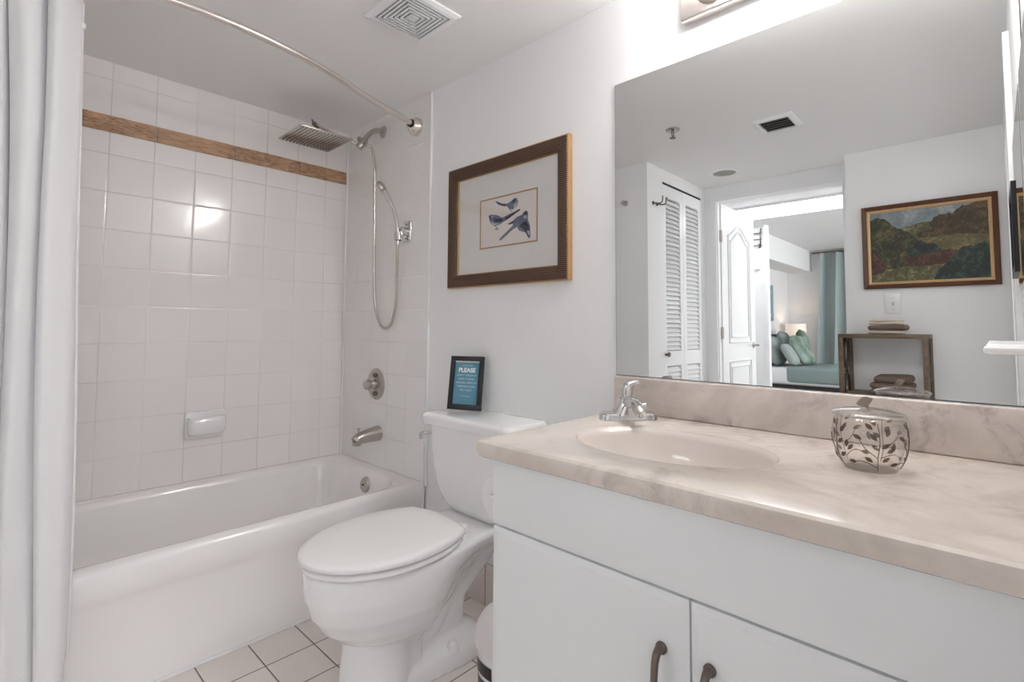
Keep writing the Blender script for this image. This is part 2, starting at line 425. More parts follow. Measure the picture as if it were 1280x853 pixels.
link('tub_shell', bm, M['tub'], t, True, 50)
ov = lathe('overflow_plate', [(.0, .008), (.012, .012), (.030, .010), (.036, .004), (.037, 0), (.037, -.02)], (-.083, -.385, .305), (-1, 0, .14), M['nickel'], t, cap0=False)
lathe('screw', [(.0, .003), (.004, .003), (.004, -.002)], (-.0955, -.385, .307), (-1, 0, .14), M['dark'], ov, n=10, cap0=False)
lathe('drain_plate', [(.0, .006), (.02, .006), (.034, 0), (.034, -.01)], (-.34, -.375, .071), (0, 0, 1), M['chrome'], t, cap0=False)
box('caulk_bead', (-1.53, -.752, 0), (-.012, -.744, .010), M['plastic'], t, bev=.003)
# ------------------------------------------------------------------ soap dish
t = thing('soap_dish', 'white ceramic soap dish set into the back tiled wall above the tub', 'soap dish', (-.66, 0, .61))
bm = bmesh.new()
def sd(z, out, inset, r): return [Vector((p.x, -out*(1), p.y)) for p in rrect(-.742+inset, -.583-inset, .553+inset*.6, .672-inset*.6, r, 0)]
rings(bm, [sd(0, 0, 0, .012), sd(0, .008, .001, .014), sd(0, .012, .006, .016)], True, True)
link('back_plate', bm, M['porcelain'], t, True, 40)
bm = bmesh.new()
def tray(z, y0, ins): return [Vector((p.x, p.y, z)) for p in rrect(-.738+ins, -.587-ins, y0, -.006, .03, 0)]
rings(bm, [tray(.566, -.026, .024), tray(.570, -.044, .010), tray(.584, -.056, .003), tray(.612, -.060, .0), tray(.642, -.056, .001), tray(.649, -.050, .004), tray(.644, -.043, .010), tray(.60, -.038, .016)], True, True)
link('tray', bm, M['porcelain'], t, True, 60)
# ------------------------------------------------------------------ valve, spout
t = thing('shower_valve', 'round brushed metal shower valve trim with knob on the faucet wall', 'shower valve', (-.008, -.339, .768))
lathe('escutcheon', [(.0, .012), (.055, .010), (.072, .006), (.078, 0), (.078, -.002)], (-.008, -.339, .768), (-1, 0, 0), M['nickel'], t, cap0=False, n=40)
kb = lathe('knob', [(.026, 0), (.026, .010), (.019, .016), (.017, .024), (.023, .028), (.026, .036), (.025, .047), (.018, .053), (0, .054)], (-.018, -.339, .768), (-1, 0, 0), M['nickel'], t, cap1=False)
for a in (pi*.5, pi*1.5): lathe('temperature_stop', [(.010, 0), (.012, .008), (.008, .014), (0, .015)], (-.017, -.351, .768+.045*sin(a)), (-1, 0, 0), M['pewter'], t, n=14, cap1=False)
t = thing('tub_spout', 'brushed nickel tub spout with diverter pull, below the shower valve', 'tub spout', (-.008, -.37, .53))
bm = bmesh.new()
pts = smoothpath([(-.008, -.37, .533), (-.05, -.37, .530), (-.09, -.37, .526), (-.118, -.37, .520), (-.132, -.37, .508)], 5)
rad = [.037-.011*min(1, i/(len(pts)*.75)) for i in range(len(pts))]
rad[-1] = .024
atube(bm, pts, rad, 20)
alathe(bm, [(.022, 0), (.021, -.018), (.017, -.019), (.0, -.012)], (-.125, -.37, .510), (0, 0, 1), 18, cap1=False)
link('spout_body', bm, M['nickel'], t, True, 50)
lathe('diverter_pull', [(.003, 0), (.003, .022), (.009, .024), (.009, .029), (0, .030)], (-.116, -.37, .540), (0, 0, 1), M['nickel'], t, n=12, cap1=False)
# ------------------------------------------------------------------ shower arm set
t = thing('rain_shower', 'square rain shower head on a long chrome arm above the tub', 'shower head', (-.008, -.356, 2.04))
lathe('flange', [(.0, .01), (.012, .012), (.026, .007), (.031, 0), (.031, -.002)], (-.008, -.356, 2.035), (-1, 0, 0), M['nickel'], t, cap0=False)
ap = smoothpath([(-.008, -.356, 2.035), (-.04, -.356, 2.035), (-.07, -.356, 2.02), (-.10, -.356, 1.985), (-.12, -.357, 1.955)], 5)
tube('shower_arm', ap, .0115, M['nickel'], t, 16)
bm = bmesh.new()
alathe(bm, [(.0, -.03), (.013, -.03), (.017, -.02), (.017, .03), (.013, .035), (0, .035)], (-.125, -.357, 1.945), (-.6, 0, -.8), 18, False, False)
alathe(bm, [(.010, 0), (.010, .035), (.013, .036), (.013, .05), (0, .05)], (-.122, -.357, 1.945), (0, .75, .66), 14, True, False)
alathe(bm, [(.010, 0), (.010, .03), (.0, .03)], (-.125, -.357, 1.945), (.2, -1, -.3), 14, True, False)
link('diverter', bm, M['nickel'], t, True, 40)
tube('extension_arm', smoothpath([(-.135, -.356, 1.935), (-.22, -.315, 1.962), (-.31, -.262, 2.008)], 4), .0062, M['steel'], t, 12)
bm = bmesh.new()
alathe(bm, [(.0, 0), (.016, 0), (.016, .012), (.010, .02), (0, .02)], (-.31, -.25, 1.948), (0, 0, 1), 16, False, False)
alathe(bm, [(.0, -.022), (.011, -.022), (.011, .022), (0, .022)], (-.312, -.252, 2.008), (.7, .7, 0), 14, False, False)
atube(bm, [(-.325, -.262, 2.008), (-.33, -.25, 2.032)], .004, 8)
alathe(bm, [(0, 0), (.008, .002), (.008, .046), (0, .05)], (-.31, -.25, 1.965), (0, 0, 1), 12, False, False)
link('swivel_joint', bm, M['pewter'], t, True, 40)
bm = bmesh.new()
cz = 1.943
ab(bm, (-.435, -.378, cz-.004), (-.185, -.128, cz+.004), .002)
link('head_plate', bm, M['steel'], t, True, 40)
bm = bmesh.new()
for i in range(14):
    for j in range(14):
        x = -.42+i*.0169; y = -.363+j*.0169
        alathe(bm, [(.0032, 0), (.0026, .003)], (x, y, cz-.0042), (0, 0, -1), 6, False, True)
nz = link('nozzles', bm, plain('grey rubber nozzles', (.10, .09, .085), .6), t, True, 40)
nz['kind'] = 'stuff'
# hose
t = thing('shower_hose', 'long looped metal shower hose hanging from the diverter', 'shower hose', (-.07, -.38, 1.0))
hp = smoothpath([(-.122, -.372, 1.935), (-.09, -.385, 1.925), (-.052, -.352, 1.86), (-.040, -.337, 1.78), (-.034, -.335, 1.5), (-.032, -.338, 1.30), (-.028, -.350, 1.15), (-.026, -.395, 1.06), (-.026, -.445, 1.045),
                 (-.026, -.495, 1.075), (-.030, -.528, 1.16), (-.038, -.548, 1.30), (-.052, -.568, 1.40), (-.056, -.575, 1.44)], 14)
bm = bmesh.new(); atube(bm, hp, [.0066+.0006*(i % 2) for i in range(len(hp))], 10)
link('hose', bm, M['steel'], t, True, 60)
# hand shower + bracket
t = thing('hand_shower_bracket', 'chrome hand shower bracket mounted on the faucet wall tile', 'bracket', (-.008, -.588, 1.49))
bm = bmesh.new(); vs_ = ab(bm, (-.020, -.622, 1.447), (-.008, -.560, 1.545), .012, 4)
link('wall_plate', bm, M['chrome'], t, True, 40)
bm = bmesh.new()
alathe(bm, [(0, 0), (.018, 0), (.021, .01), (.019, .028), (0, .03)], (-.018, -.588, 1.495), (-1, 0, 0), 20, False, False)
alathe(bm, [(.0135, -.018), (.019, -.016), (.018, .018), (.0135, .019)], (-.054, -.577, 1.468), (0, .12, 1), 18, False, False)
link('holder_cup', bm, M['chrome'], t, True, 40)
for z in (1.463, 1.528):
    lathe('screw_cap', [(0, .003), (.0035, .003), (.0035, 0)], (-.020, -.588, z), (-1, 0, 0), M['pewter'], t, n=10, cap0=False)
t = thing('hand_shower', 'slim chrome hand shower with dark spray face, resting in its bracket', 'hand shower', (-.056, -.575, 1.44))
hs = smoothpath([(-.056, -.576, 1.43), (-.056, -.572, 1.50), (-.062, -.556, 1.58), (-.078, -.535, 1.64), (-.092, -.515, 1.685)], 5)
bm = bmesh.new(); atube(bm, hs, [.0095+.004*max(0, (i-12)/8) for i in range(len(hs))], 14); link('handle', bm, M['chrome'], t, True, 50)
dd = Vector((-.45, .62, -.42))
bm = bmesh.new()
alathe(bm, [(0, -.016), (.02, -.014), (.032, -.006), (.034, .004), (.031, .008)], (-.098, -.50, 1.705), dd, 24, False, True)
link('spray_head', bm, M['nickel'], t, True, 50)
lathe('spray_face', [(.0, .0105), (.028, .0095), (.030, .006)], (-.098, -.50, 1.705), dd, M['pewter'], t, cap0=False)
# ------------------------------------------------------------------ curtain rod & curtain
t = thing('curtain_rod', 'curved satin nickel shower curtain rod below the ceiling', 'curtain rod', (-.01, -.65, 1.98))
RP = smoothpath([(-.012, -.648, 1.98), (-.05, -.665, 1.98), (-.33, -.755, 1.98), (-.578, -.846, 1.98), (-.812, -.893, 1.98), (-1.04, -.893, 1.98), (-1.27, -.845, 1.98), (-1.45, -.725, 1.98), (-1.53, -.655, 1.98)], 8)
tube('rod', RP, .0125, M['rod'], t, 16)
for sx, x in ((-1, -.008), (1, -1.54)):
    f = lathe('flange', [(.0, .055), (.018, .055), (.020, .045), (.030, .036), (.040, .020), (.043, .006), (.043, 0)], (x, -.648, 1.98), (sx, -.12, 0), M['rod'], t, cap0=False, n=36)
lathe('pivot_socket', [(.0, .0), (.017, .0), (.019, -.01)], (-.066, -.668, 1.98), (-1, -.33, 0), M['dark'], t, n=20, cap0=False)

t = thing('shower_curtain', 'white waffle weave shower curtain gathered at the left end of the rod', 'shower curtain', (-1.36, -.8, 1.95))
def cpath(u, z):
    """u 0..1 along the gathered cloth, from right (free edge) to left"""
    s = (1.97-z)/1.9
    xr = -1.222 + .030*s; xl = -1.525
    x = xr + (xl-xr)*u*(1-.26*s)
    base = -.772 + .02*sin(u*2.2) - .03*s
    amp = .030 + .008*sin(3*u+1)
    ph = u*2*pi*4.2
    y = base + amp*cos(ph)*(1-.25*s) + .006*sin(ph*2.3+z*1.7)
    x += .020*sin(ph*1.0+.6)*(1-.2*s) + .006*sin(z*3+u*9)
    x += -.012*max(0, z-1.5)*0
    if z > 1.6: x += -.02*(z-1.6)*(1-u)
    return Vector((x, y, z))
bm = bmesh.new(); rows = []
NZ, NU = 40, 150
for i in range(NZ+1):
    rows.append([cpath(j/NU, 1.955-(1.955-(.185 if j/NU < .06 else .06))*i/NZ) for j in range(NU+1)])
g = [[bm.verts.new(p) for p in r] for r in rows]
for a, b_ in zip(g, g[1:]):
    for i in range(NU): bm.faces.new((a[i], a[i+1], b_[i+1], b_[i]))
cl = link('cloth', bm, M['curtain'], t, True)
sm = cl.modifiers.new('thick', 'SOLIDIFY'); sm.thickness = .0025
tube('hem', [cpath(0, 1.955-(1.955-.185)*i/30) + Vector((.002, 0, 0)) for i in range(31)], .004, M['curtain'], t, 8)
for k in range(6):
    u = .02+k*.19; p = cpath(u, 1.955)
    ang = [2*pi*i/20 for i in range(21)]
    c = Vector((p.x, -.8-.03*sin(pi*u)+.0, 1.972))
    bm = bmesh.new()
    # ring around the rod
    q = min(RP, key=lambda w: abs(w.x-p.x)); c = Vector((p.x, q.y, 1.965))
    atube(bm, [c + Vector((0, .026*cos(a), .030*sin(a))) for a in ang], .0022, 6, caps=False)
    link('curtain_ring', bm, M['chrome'], t, True)
lathe('hem_magnet', [(0, .010), (.008, .009), (.012, .004), (.013, 0)], cpath(0, 1.885)+Vector((-.002, -.010, 0)), (.4, -1, 0), M['plastic'], t, n=10, cap0=False)

# ------------------------------------------------------------------ toilet
YC = -1.215
t = thing('toilet', 'white two piece toilet with closed lid between the tub and the vanity', 'toilet', (-.42, YC, 0))
def egg(uf, ub, hw, hr, um, z, n=26, zt=0):
    side = []
    for i in range(n+1):
        a = pi*i/n; uu = (uf+ub)/2 + (uf-ub)/2*cos(a)
        if uu >= um:
            w = hw*sqrt(max(0, 1-((uu-um)/(uf-um))**2))
        else:
            tt = (um-uu)/(um-ub); k = min(1, tt/.65); k = k*k*(3-2*k)
            w = hw + (hr-hw)*k
            if tt > .78: w *= sqrt(max(0, 1-((tt-.78)/.22)**2))
        side.append((uu, w))
    pts = [Vector((-u, YC-w, z+zt*(uf-u))) for u, w in side] + [Vector((-u, YC+w, z+zt*(uf-u))) for u, w in reversed(side[1:-1])]
    return pts
bm = bmesh.new()
RS = [egg(.60, .145, .104, .124, .46, 0), egg(.60, .145, .104, .124, .46, .034), egg(.59, .152, .098, .118, .46, .048), egg(.585, .165, .085, .105, .46, .056),
      egg(.57, .20, .075, .044, .46, .075), egg(.57, .20, .078, .046, .46, .13), egg(.60, .19, .10, .046, .46, .160), egg(.655, .16, .135, .048, .46, .180), egg(.695, .12, .156, .058, .46, .215),
      egg(.725, .08, .171, .072, .46, .26), egg(.741, .05, .179, .098, .46, .31), egg(.745, .035, .181, .128, .46, .345), egg(.745, .03, .180, .140, .46, .372), egg(.738, .034, .175, .134, .46, .381),
      egg(.725, .05, .165, .122, .46, .384)]
rings(bm, RS)
# front pedestal column
rings(bm, [egg(.632, .405, .116, .085, .52, 0), egg(.628, .405, .112, .083, .52, .08), egg(.622, .40, .108, .080, .52, .15), egg(.62, .39, .105, .075, .52, .20)])
# trapway bulges inside the same casting
tw = smoothpath([(-.45, YC, .10), (-.385, YC, .105), (-.325, YC, .145), (-.290, YC, .205), (-.300, YC, .265), (-.36, YC, .31)], 7)
atube(bm, tw, [.070-.016*min(1, i/18) for i in range(len(tw))], 20, squash=1.0)
bw = link('bowl', bm, M['porcelain'], t, True, 60)
rm = bw.modifiers.new('sd', 'REMESH'); rm.mode = 'VOXEL'; rm.voxel_size = .005; rm.use_smooth_shade = True
cs = bw.modifiers.new('sm', 'SMOOTH'); cs.factor = .5; cs.iterations = 3
for s in (-1, 1):
    lathe('bolt_cap', [(0, .030), (.008, .029), (.015, .022), (.018, .006), (.019, 0)], (-.318, YC+s*.099, .050), (0, 0, 1), M['porcelain'], t, n=18, cap0=False)
def seatring(uf, ub, hw, hr, z, n=30):
    side = []
    um = .50
    for i in range(n+1):
        a = pi*i/n; uu = (uf+ub)/2 + (uf-ub)/2*cos(a)
        if uu >= um: w = hw*sqrt(max(0, 1-((uu-um)/(uf-um))**2))
        else:
            tt = (um-uu)/(um-ub); w = hw*(1-.36*tt**2.2)
            if tt > .86: w *= max(0, 1-((tt-.86)/.14)**2.5)**.4
        side.append((uu, w))
    return [Vector((-u, YC-w, z)) for u, w in side] + [Vector((-u, YC+w, z)) for u, w in reversed(side[1:-1])]
bm = bmesh.new()
rings(bm, [seatring(.705, .30, .150, .118, .380), seatring(.710, .30, .152, .118, .3895), seatring(.750, .287, .186, .126, .391), seatring(.752, .285, .187, .126, .400), seatring(.747, .289, .182, .123, .404), seatring(.705, .31, .150, .12, .4045)])
link('seat', bm, M['plastic'], t, True, 60)
bm = bmesh.new()
rings(bm, [seatring(.705, .31, .150, .12, .4045), seatring(.708, .31, .152, .118, .4105), seatring(.757, .284, .191, .128, .412), seatring(.760, .283, .193, .129, .420), seatring(.755, .286, .189, .126, .427), seatring(.735, .298, .172, .112, .4315), seatring(.66, .34, .11, .07, .435)])
link('lid', bm, M['plastic'], t, True, 60)
for s in (-1, 1): box('hinge', (-.292, YC+s*.075-.02, .384), (-.255, YC+s*.075+.02, .415), M['plastic'], t, bev=.008, seg=3)
def tk(z, u0, u1, hw, r): return rrect(-u1, -u0, YC-hw, YC+hw, r, z)
bm = bmesh.new()
rings(bm, [tk(.383, .03, .15, .115, .04), tk(.392, .022, .165, .135, .05), tk(.42, .016, .180, .160, .05), tk(.47, .012, .188, .185, .045), tk(.56, .010, .194, .203, .04), tk(.69, .010, .200, .216, .04)])
link('tank', bm, M['porcelain'], t, True, 50)
bm = bmesh.new()
rings(bm, [tk(.688, .008, .205, .222, .03), tk(.692, .005, .214, .231, .03), tk(.716, .004, .218, .234, .03), tk(.727, .006, .214, .230, .03), tk(.732, .012, .204, .221, .03)])
link('tank_lid', bm, M['porcelain'], t, True, 50)
bm = bmesh.new()
atube(bm, smoothpath([(-.203, YC+.175, .660), (-.222, YC+.178, .662), (-.228, YC+.195, .660), (-.224, YC+.212, .652), (-.218, YC+.217, .635)], 5), .006, 10)
link('flush_lever', bm, M['chrome'], t, True, 60)

# ------------------------------------------------------------------ sign on the tank
t = thing('framed_notice', 'small black framed blue notice reading PLEASE, leaning on the toilet tank', 'sign', (-.07, -1.09, .733))
# frame built upright in local axes then leaned; local x = to the right in the photo, y up, z outwards
sg_w, sg_h = .142, .205
lean = radians(9)
zrot = Vector((-.93, -.37, 0)).normalized()       # facing direction
xr_ = Vector((0, 0, 1)).cross(zrot).normalized()   # right-hand side seen from the front
xl_ = xr_
upv = (Vector((0, 0, 1))*cos(lean) - zrot*sin(lean)).normalized(); nv = (zrot*cos(lean)+Vector((0, 0, 1))*sin(lean)).normalized()
xax = upv.cross(nv).normalized()
SGM = Matrix((xax, upv, nv)).transposed().to_4x4(); SGM.translation = Vector((-.078, -1.082, .7335))
def plate(bm, x0, x1, y0, y1, z0, z1, Mx, bev=0, mi=0):
    v = ab(bm, (x0, y0, z0), (x1, y1, z1), bev, mi=mi); xform(v, Mx)
bm = bmesh.new(); fwd = .018; W2 = sg_w/2
for a in ((-W2, W2, 0, fwd+.003), (-W2, W2, sg_h-fwd, sg_h), (-W2, -W2+fwd, fwd, sg_h-fwd), (W2-fwd, W2, fwd, sg_h-fwd)):
    plate(bm, *a, 0, .013, SGM, .0015)
link('frame', bm, M['black'], t, True, 40)
bm = bmesh.new(); plate(bm, -W2+.016, W2-.016, .018, sg_h-.016, .001, .005, SGM)
cd = link('card', bm, M['blue'], t)
bm = bmesh.new(); plate(bm, -W2+.018, W2-.018, sg_h-.0235, sg_h-.018, .005, .0062, SGM)
link('card_edge', bm, M['mat_board'], cd)
def stext(s, size, y, mat, bold=0): text('lettering', s, size, SGM @ Matrix.Translation((0, y, .0055)), mat, cd, bold=bold)
stext('A KIND NOTE', .0075, .169, M['ink2'])
stext('PLEASE', .0235, .151, M['ink'], .0006)
for i, s in enumerate(("DON'T THROW IN", "PAPER TOWELS,", "NAPKINS, WIPES OR", "TAMPONS DOWN", "THE TOILET")):
    stext(s, .0098, .1315-i*.0143, M['ink2'], .0001)
stext('Thank you', .0095, .053, M['ink2']); stext('- - -', .007, .040, M['ink2'])

# ------------------------------------------------------------------ bird picture
t = thing('framed_bird_print', 'framed print of three blue birds in a wide mat above the toilet', 'picture', (0, -1.21, 1.46))
PA = Matrix(((0, 0, -1), (-1, 0, 0), (0, 1, 0))).to_4x4()   # local x -> -y (photo right), y -> z, z -> -x (out of wall)
def PM(yc, zc, x=0): return Matrix.Translation((x, yc, zc)) @ PA
fy0, fy1, fz0, fz1 = -.900, -1.535, 1.214, 1.713
cy, cz = (fy0+fy1)/2, (fz0+fz1)/2; hw_, hh_ = abs(fy1-fy0)/2, (fz1-fz0)/2
def mframe(bm, hw, hh, wd, z0, z1, Mx, prof=None, mi=0):
    """mitred frame with sloped profile: list of (inset, height)"""
    prof = prof or [(0, z0), (0, z1), (wd, z1), (wd, z0)]
    corner = [(-1, -1), (1, -1), (1, 1), (-1, 1)]
    loops = [[Mx @ Vector((sx*(hw-i), sy*(hh-i), z)) for sx, sy in corner] for i, z in prof]
    vr = [[bm.verts.new(p) for p in l] for l in loops]
    n = len(vr)
    for a in range(n):
        b_ = (a+1) % n
        for i in range(4):
            j = (i+1) % 4
            bm.faces.new((vr[a][i], vr[a][j], vr[b_][j], vr[b_][i])).material_index = mi
bm = bmesh.new(); mframe(bm, hw_, hh_, .052, 0, .024, PM(cy, cz), [(0, .002), (0, .020), (.004, .026), (.03, .026), (.048, .018), (.052, .010), (.052, .002)])
fo = link('frame', bm, M['woven'], t)
bm = bmesh.new(); mframe(bm, hw_+.002, hh_+.002, .004, 0, .018, PM(cy, cz), [(0, .001), (0, .020), (.003, .022), (.003, .001)]); mframe(bm, hw_-.050, hh_-.050, .004, 0, .018, PM(cy, cz), [(0, .003), (0, .013), (.003, .011), (.003, .003)])
link('gilt_edge', bm, M['gold'], fo)
bm = bmesh.new(); plate(bm, -hw_+.05, hw_-.05, -hh_+.05, hh_-.05, .002, .006, PM(cy, cz)); link('mat_board', bm, M['mat_board'], t)
py, pz, pw, ph = -1.234, 1.460, .149, .0955
bm = bmesh.new(); mframe(bm, pw+.003, ph+.003, .004, 0, .008, PM(py, pz), [(0, .005), (0, .0075), (.0045, .0075), (.0045, .005)]); link('mat_fillet', bm, M['gold'], t)
bm = bmesh.new(); plate(bm, -pw, pw, -ph, ph, .005, .0066, PM(py, pz)); pr = link('print', bm, M['paper'], t)
# birds: outlines in print units (crop pixels 591x853 of region 90x130 px); sheared perspective undone by hand
def bird_poly(pts, z=.0068, mat='bird_m', nm='bird_shape'):
    # x 55..515 -> -pw..pw ; top edge runs 410->290, bottom 795->720
    out = []
    for X, Y in pts:
        k = (X-55)/460; yt = 408-118*k; yb = 795-75*k
        out.append((-pw+2*pw*k, ph-2*ph*(Y-yt)/(yb-yt)))
    return out
def birds(nm, mat, shapes, z0):
    for s in shapes:
        bm = bmesh.new(); prism(bm, bird_poly(s), .0003, PM(py, pz) @ Matrix.Translation((0, 0, z0))); link(nm, bm, mat, pr)
birds('painted_bird', M['bird_m'], [ # mid slate bodies and tails
 [(182, 400), (200, 400), (240, 418), (285, 418), (320, 392), (345, 370), (362, 372), (372, 400), (362, 440), (330, 466), (300, 462), (282, 440), (245, 440), (205, 425)],
 [(130, 520), (150, 512), (200, 515), (245, 535), (300, 505), (385, 460), (390, 470), (330, 515), (270, 560), (225, 590), (180, 606), (150, 590), (135, 560)],
 [(215, 720), (240, 690), (290, 640), (330, 600), (330, 560), (360, 530), (400, 510), (420, 480), (438, 474), (450, 492), (446, 545), (465, 600), (468, 690), (455, 705), (430, 655), (380, 640), (365, 610), (330, 630), (270, 690), (232, 722)]], .0067)
birds('dark_plumage', M['bird_d'], [[(186, 404), (232, 420), (280, 430), (268, 440), (210, 424)], [(330, 385), (352, 372), (350, 398), (322, 412)],
 [(130, 528), (142, 516), (150, 560), (140, 566)], [(165, 545), (250, 545), (232, 572), (180, 572)], [(262, 538), (385, 464), (388, 470), (280, 552)],
 [(290, 585), (330, 562), (336, 580), (300, 592)], [(410, 500), (436, 480), (446, 500), (432, 520)], [(380, 600), (430, 560), (456, 600), (462, 680), (448, 690), (425, 640)]], .0071)
birds('pale_plumage', M['bird_l'], [[(335, 430), (366, 402), (360, 440), (338, 458)], [(152, 570), (180, 585), (215, 580), (182, 600), (158, 592)], [(415, 525), (440, 510), (440, 535), (420, 545)], [(440, 640), (460, 640), (462, 680), (450, 672)], [(145, 522), (180, 524), (150, 536)]], .0073)
birds('bird_leg', M['bird_d'], [[(296, 458), (300, 458), (325, 482), (320, 484)], [(185, 600), (190, 600), (208, 636), (203, 638)], [(178, 632), (215, 622), (216, 626), (180, 637)]], .0073)
bm = bmesh.new(); plate(bm, -hw_+.051, hw_-.051, -hh_+.051, hh_-.051, .0095, .0103, PM(cy, cz)); link('glazing', bm, M['pane'], t)

# ------------------------------------------------------------------ ceiling vent over the bath
def square_vent():
    t = thing('exhaust_vent', 'square white exhaust vent with concentric louvres near the shower', 'ceiling vent', (-.402, -1.158, H))
    c = Vector((-.402, -1.158, H))
    bm = bmesh.new()
    def sq(h, z): return [Vector((c.x+a*h, c.y+b_*h, z)) for a, b_ in ((-1, -1), (1, -1), (1, 1), (-1, 1))]
    rings(bm, [sq(.118, H), sq(.118, H-.006), sq(.104, H-.012), sq(.092, H-.013), sq(.092, H-.002)], True, True)
    link('cover', bm, M['trimw'], t)
    bm = bmesh.new()
    for k in range(6):
        h = .0845-k*.0135
        r = .0036
        l = [sq(h, H-.003), sq(h, H-.0125), sq(h-r*1.7, H-.0125), sq(h-r*1.7, H-.003)]
        vr = [[bm.verts.new(p) for p in q] for q in l]
        for a in range(4):
            for i in range(4): bm.faces.new((vr[a][i], vr[a][(i+1) % 4], vr[(a+1) % 4][(i+1) % 4], vr[(a+1) % 4][i]))
    bm.faces.new([bm.verts.new(p) for p in sq(.012, H-.0125)])
    link('louvre', bm, M['trimw'], t)
    bm = bmesh.new(); ab(bm, (c.x-.090, c.y-.090, H-.0045), (c.x+.090, c.y+.090, H-.0025)); link('slot_shade', bm, M['slot'], t)
square_vent()
t = thing('supply_vent', 'small rectangular louvred air supply vent on the ceiling, seen in the mirror', 'ceiling vent', (-1.435, -1.785, H))
bm = bmesh.new(); Mx = Matrix.Translation((-1.435, -1.785, H))
def rr2(hx, hy, z): return [Mx @ Vector((a*hx, b_*hy, z)) for a, b_ in ((-1, -1), (1, -1), (1, 1), (-1, 1))]
rings(bm, [rr2(.105, .095, 0), rr2(.105, .095, -.004), rr2(.085, .075, -.012), rr2(.078, .068, -.012), rr2(.078, .068, -.002)], True, True)
link('cover', bm, M['trimw'], t)
bm = bmesh.new(); ab(bm, (-1.435-.077, -1.785-.067, H-.005), (-1.435+.077, -1.785+.067, H-.003)); link('slot_shade', bm, M['slot'], t)
bm = bmesh.new()
for k in range(5):
    v = ab(bm, (-.003, -.067, -.0008), (.011, .067, .0008)); xform(v, Matrix.Translation((-1.435-.062+k*.031, -1.785, H-.009)) @ Matrix.Rotation(radians(35), 4, 'Y'))
link('louvre', bm, plain('grey louvre', (.32, .31, .30), .5), t)
t = thing('sprinkler_head', 'small recessed fire sprinkler head on the bathroom ceiling, seen in the mirror', 'sprinkler', (-1.158, -1.347, H))
lathe('collar', [(0, .0), (.036, 0), (.036, .004), (.026, .009), (.014, .010), (0, .010)], (-1.158, -1.347, H), (0, 0, -1), M['nickel'], t, cap0=False, cap1=False)
bm = bmesh.new(); 
for s in (-1, 1): atube(bm, [(-1.158+s*.010, -1.347, H-.008), (-1.158+s*.010, -1.347, H-.03), (-1.158, -1.347, H-.044)], .003, 8)
alathe(bm, [(0, 0), (.016, .0), (.016, .003), (0, .003)], (-1.158, -1.347, H-.044), (0, 0, -1), 18, False, False)
link('deflector', bm, M['pewter'], t, True, 40)
t = thing('ceiling_fitting', 'round recessed ceiling fitting with dull grille by the doorway, in the mirror', 'ceiling fitting', (-2.09, -1.265, H))
lathe('trim_ring', [(.098, 0), (.098, .004), (.085, .010), (.075, .010), (.073, .002)], (-2.09, -1.265, H), (0, 0, -1), M['trimw'], t, n=36)
lathe('grille', [(.001, .0065), (.03, .006), (.0735, .005)], (-2.09, -1.265, H), (0, 0, -1), plain('dull grille', (.34, .325, .28), .6), t, n=36)

# ------------------------------------------------------------------ vanity cabinet
VY0, VY1, VX = -1.742, -2.622, -.570
t = thing('vanity_cabinet', 'white two door vanity cabinet under the marble countertop', 'cabinet', (-.29, -2.18, 0))
bm = bmesh.new()
ab(bm, (VX+.018, VY1, .09), (-.001, VY0, .595), .001); ab(bm, (-.50, VY1, 0), (-.001, VY0-.002, .09))
for q in (((VX+.018, VY1, .595), (VX+.034, VY0, .757)), ((VX+.034, VY0-.016, .595), (-.001, VY0, .757)), ((VX+.034, VY1, .595), (-.001, VY1+.016, .757)), ((-.02, VY1+.016, .595), (-.001, VY0-.016, .757))): ab(bm, *q)
link('carcass', bm, M['cab'], t)
box('false_front', (VX, VY1, .617), (VX+.018, VY0, .757), M['cab'], t, bev=.002)
def door(y0, y1, hy):
    bm = bmesh.new(); y0_, y1_ = min(y0, y1), max(y0, y1)
    rs = []
    for dx, ins in ((VX+.018, 0), (VX+.004, 0), (VX+.0005, .012), (VX, .016)):
        rs.append([Vector((dx, yy, zz)) for yy, zz in ((y0_+ins, .105+ins), (y1_-ins, .105+ins), (y1_-ins, .611-ins), (y0_+ins, .611-ins))])
    rings(bm, rs); d = link('door', bm, M['cab'], t)
    bm = bmesh.new()
    hp = smoothpath([(VX, hy, .520), (VX-.012, hy, .521), (VX-.024, hy, .508), (VX-.029, hy, .470), (VX-.029, hy, .440), (VX-.024, hy, .402), (VX-.012, hy, .389), (VX, hy, .390)], 5)
    atube(bm, hp, [.0052+.0015*abs(cos(pi*i/len(hp))) for i in range(len(hp))], 10)
    alathe(bm, [(.010, 0), (.010, .004), (.006, .008)], (VX, hy, .520), (-1, 0, 0), 14); alathe(bm, [(.010, 0), (.010, .004), (.006, .008)], (VX, hy, .390), (-1, 0, 0), 14)
    link('handle', bm, M['pewter'], d, True, 50)
door(VY0, -2.193, -2.147); door(-2.197, VY1, -2.228)
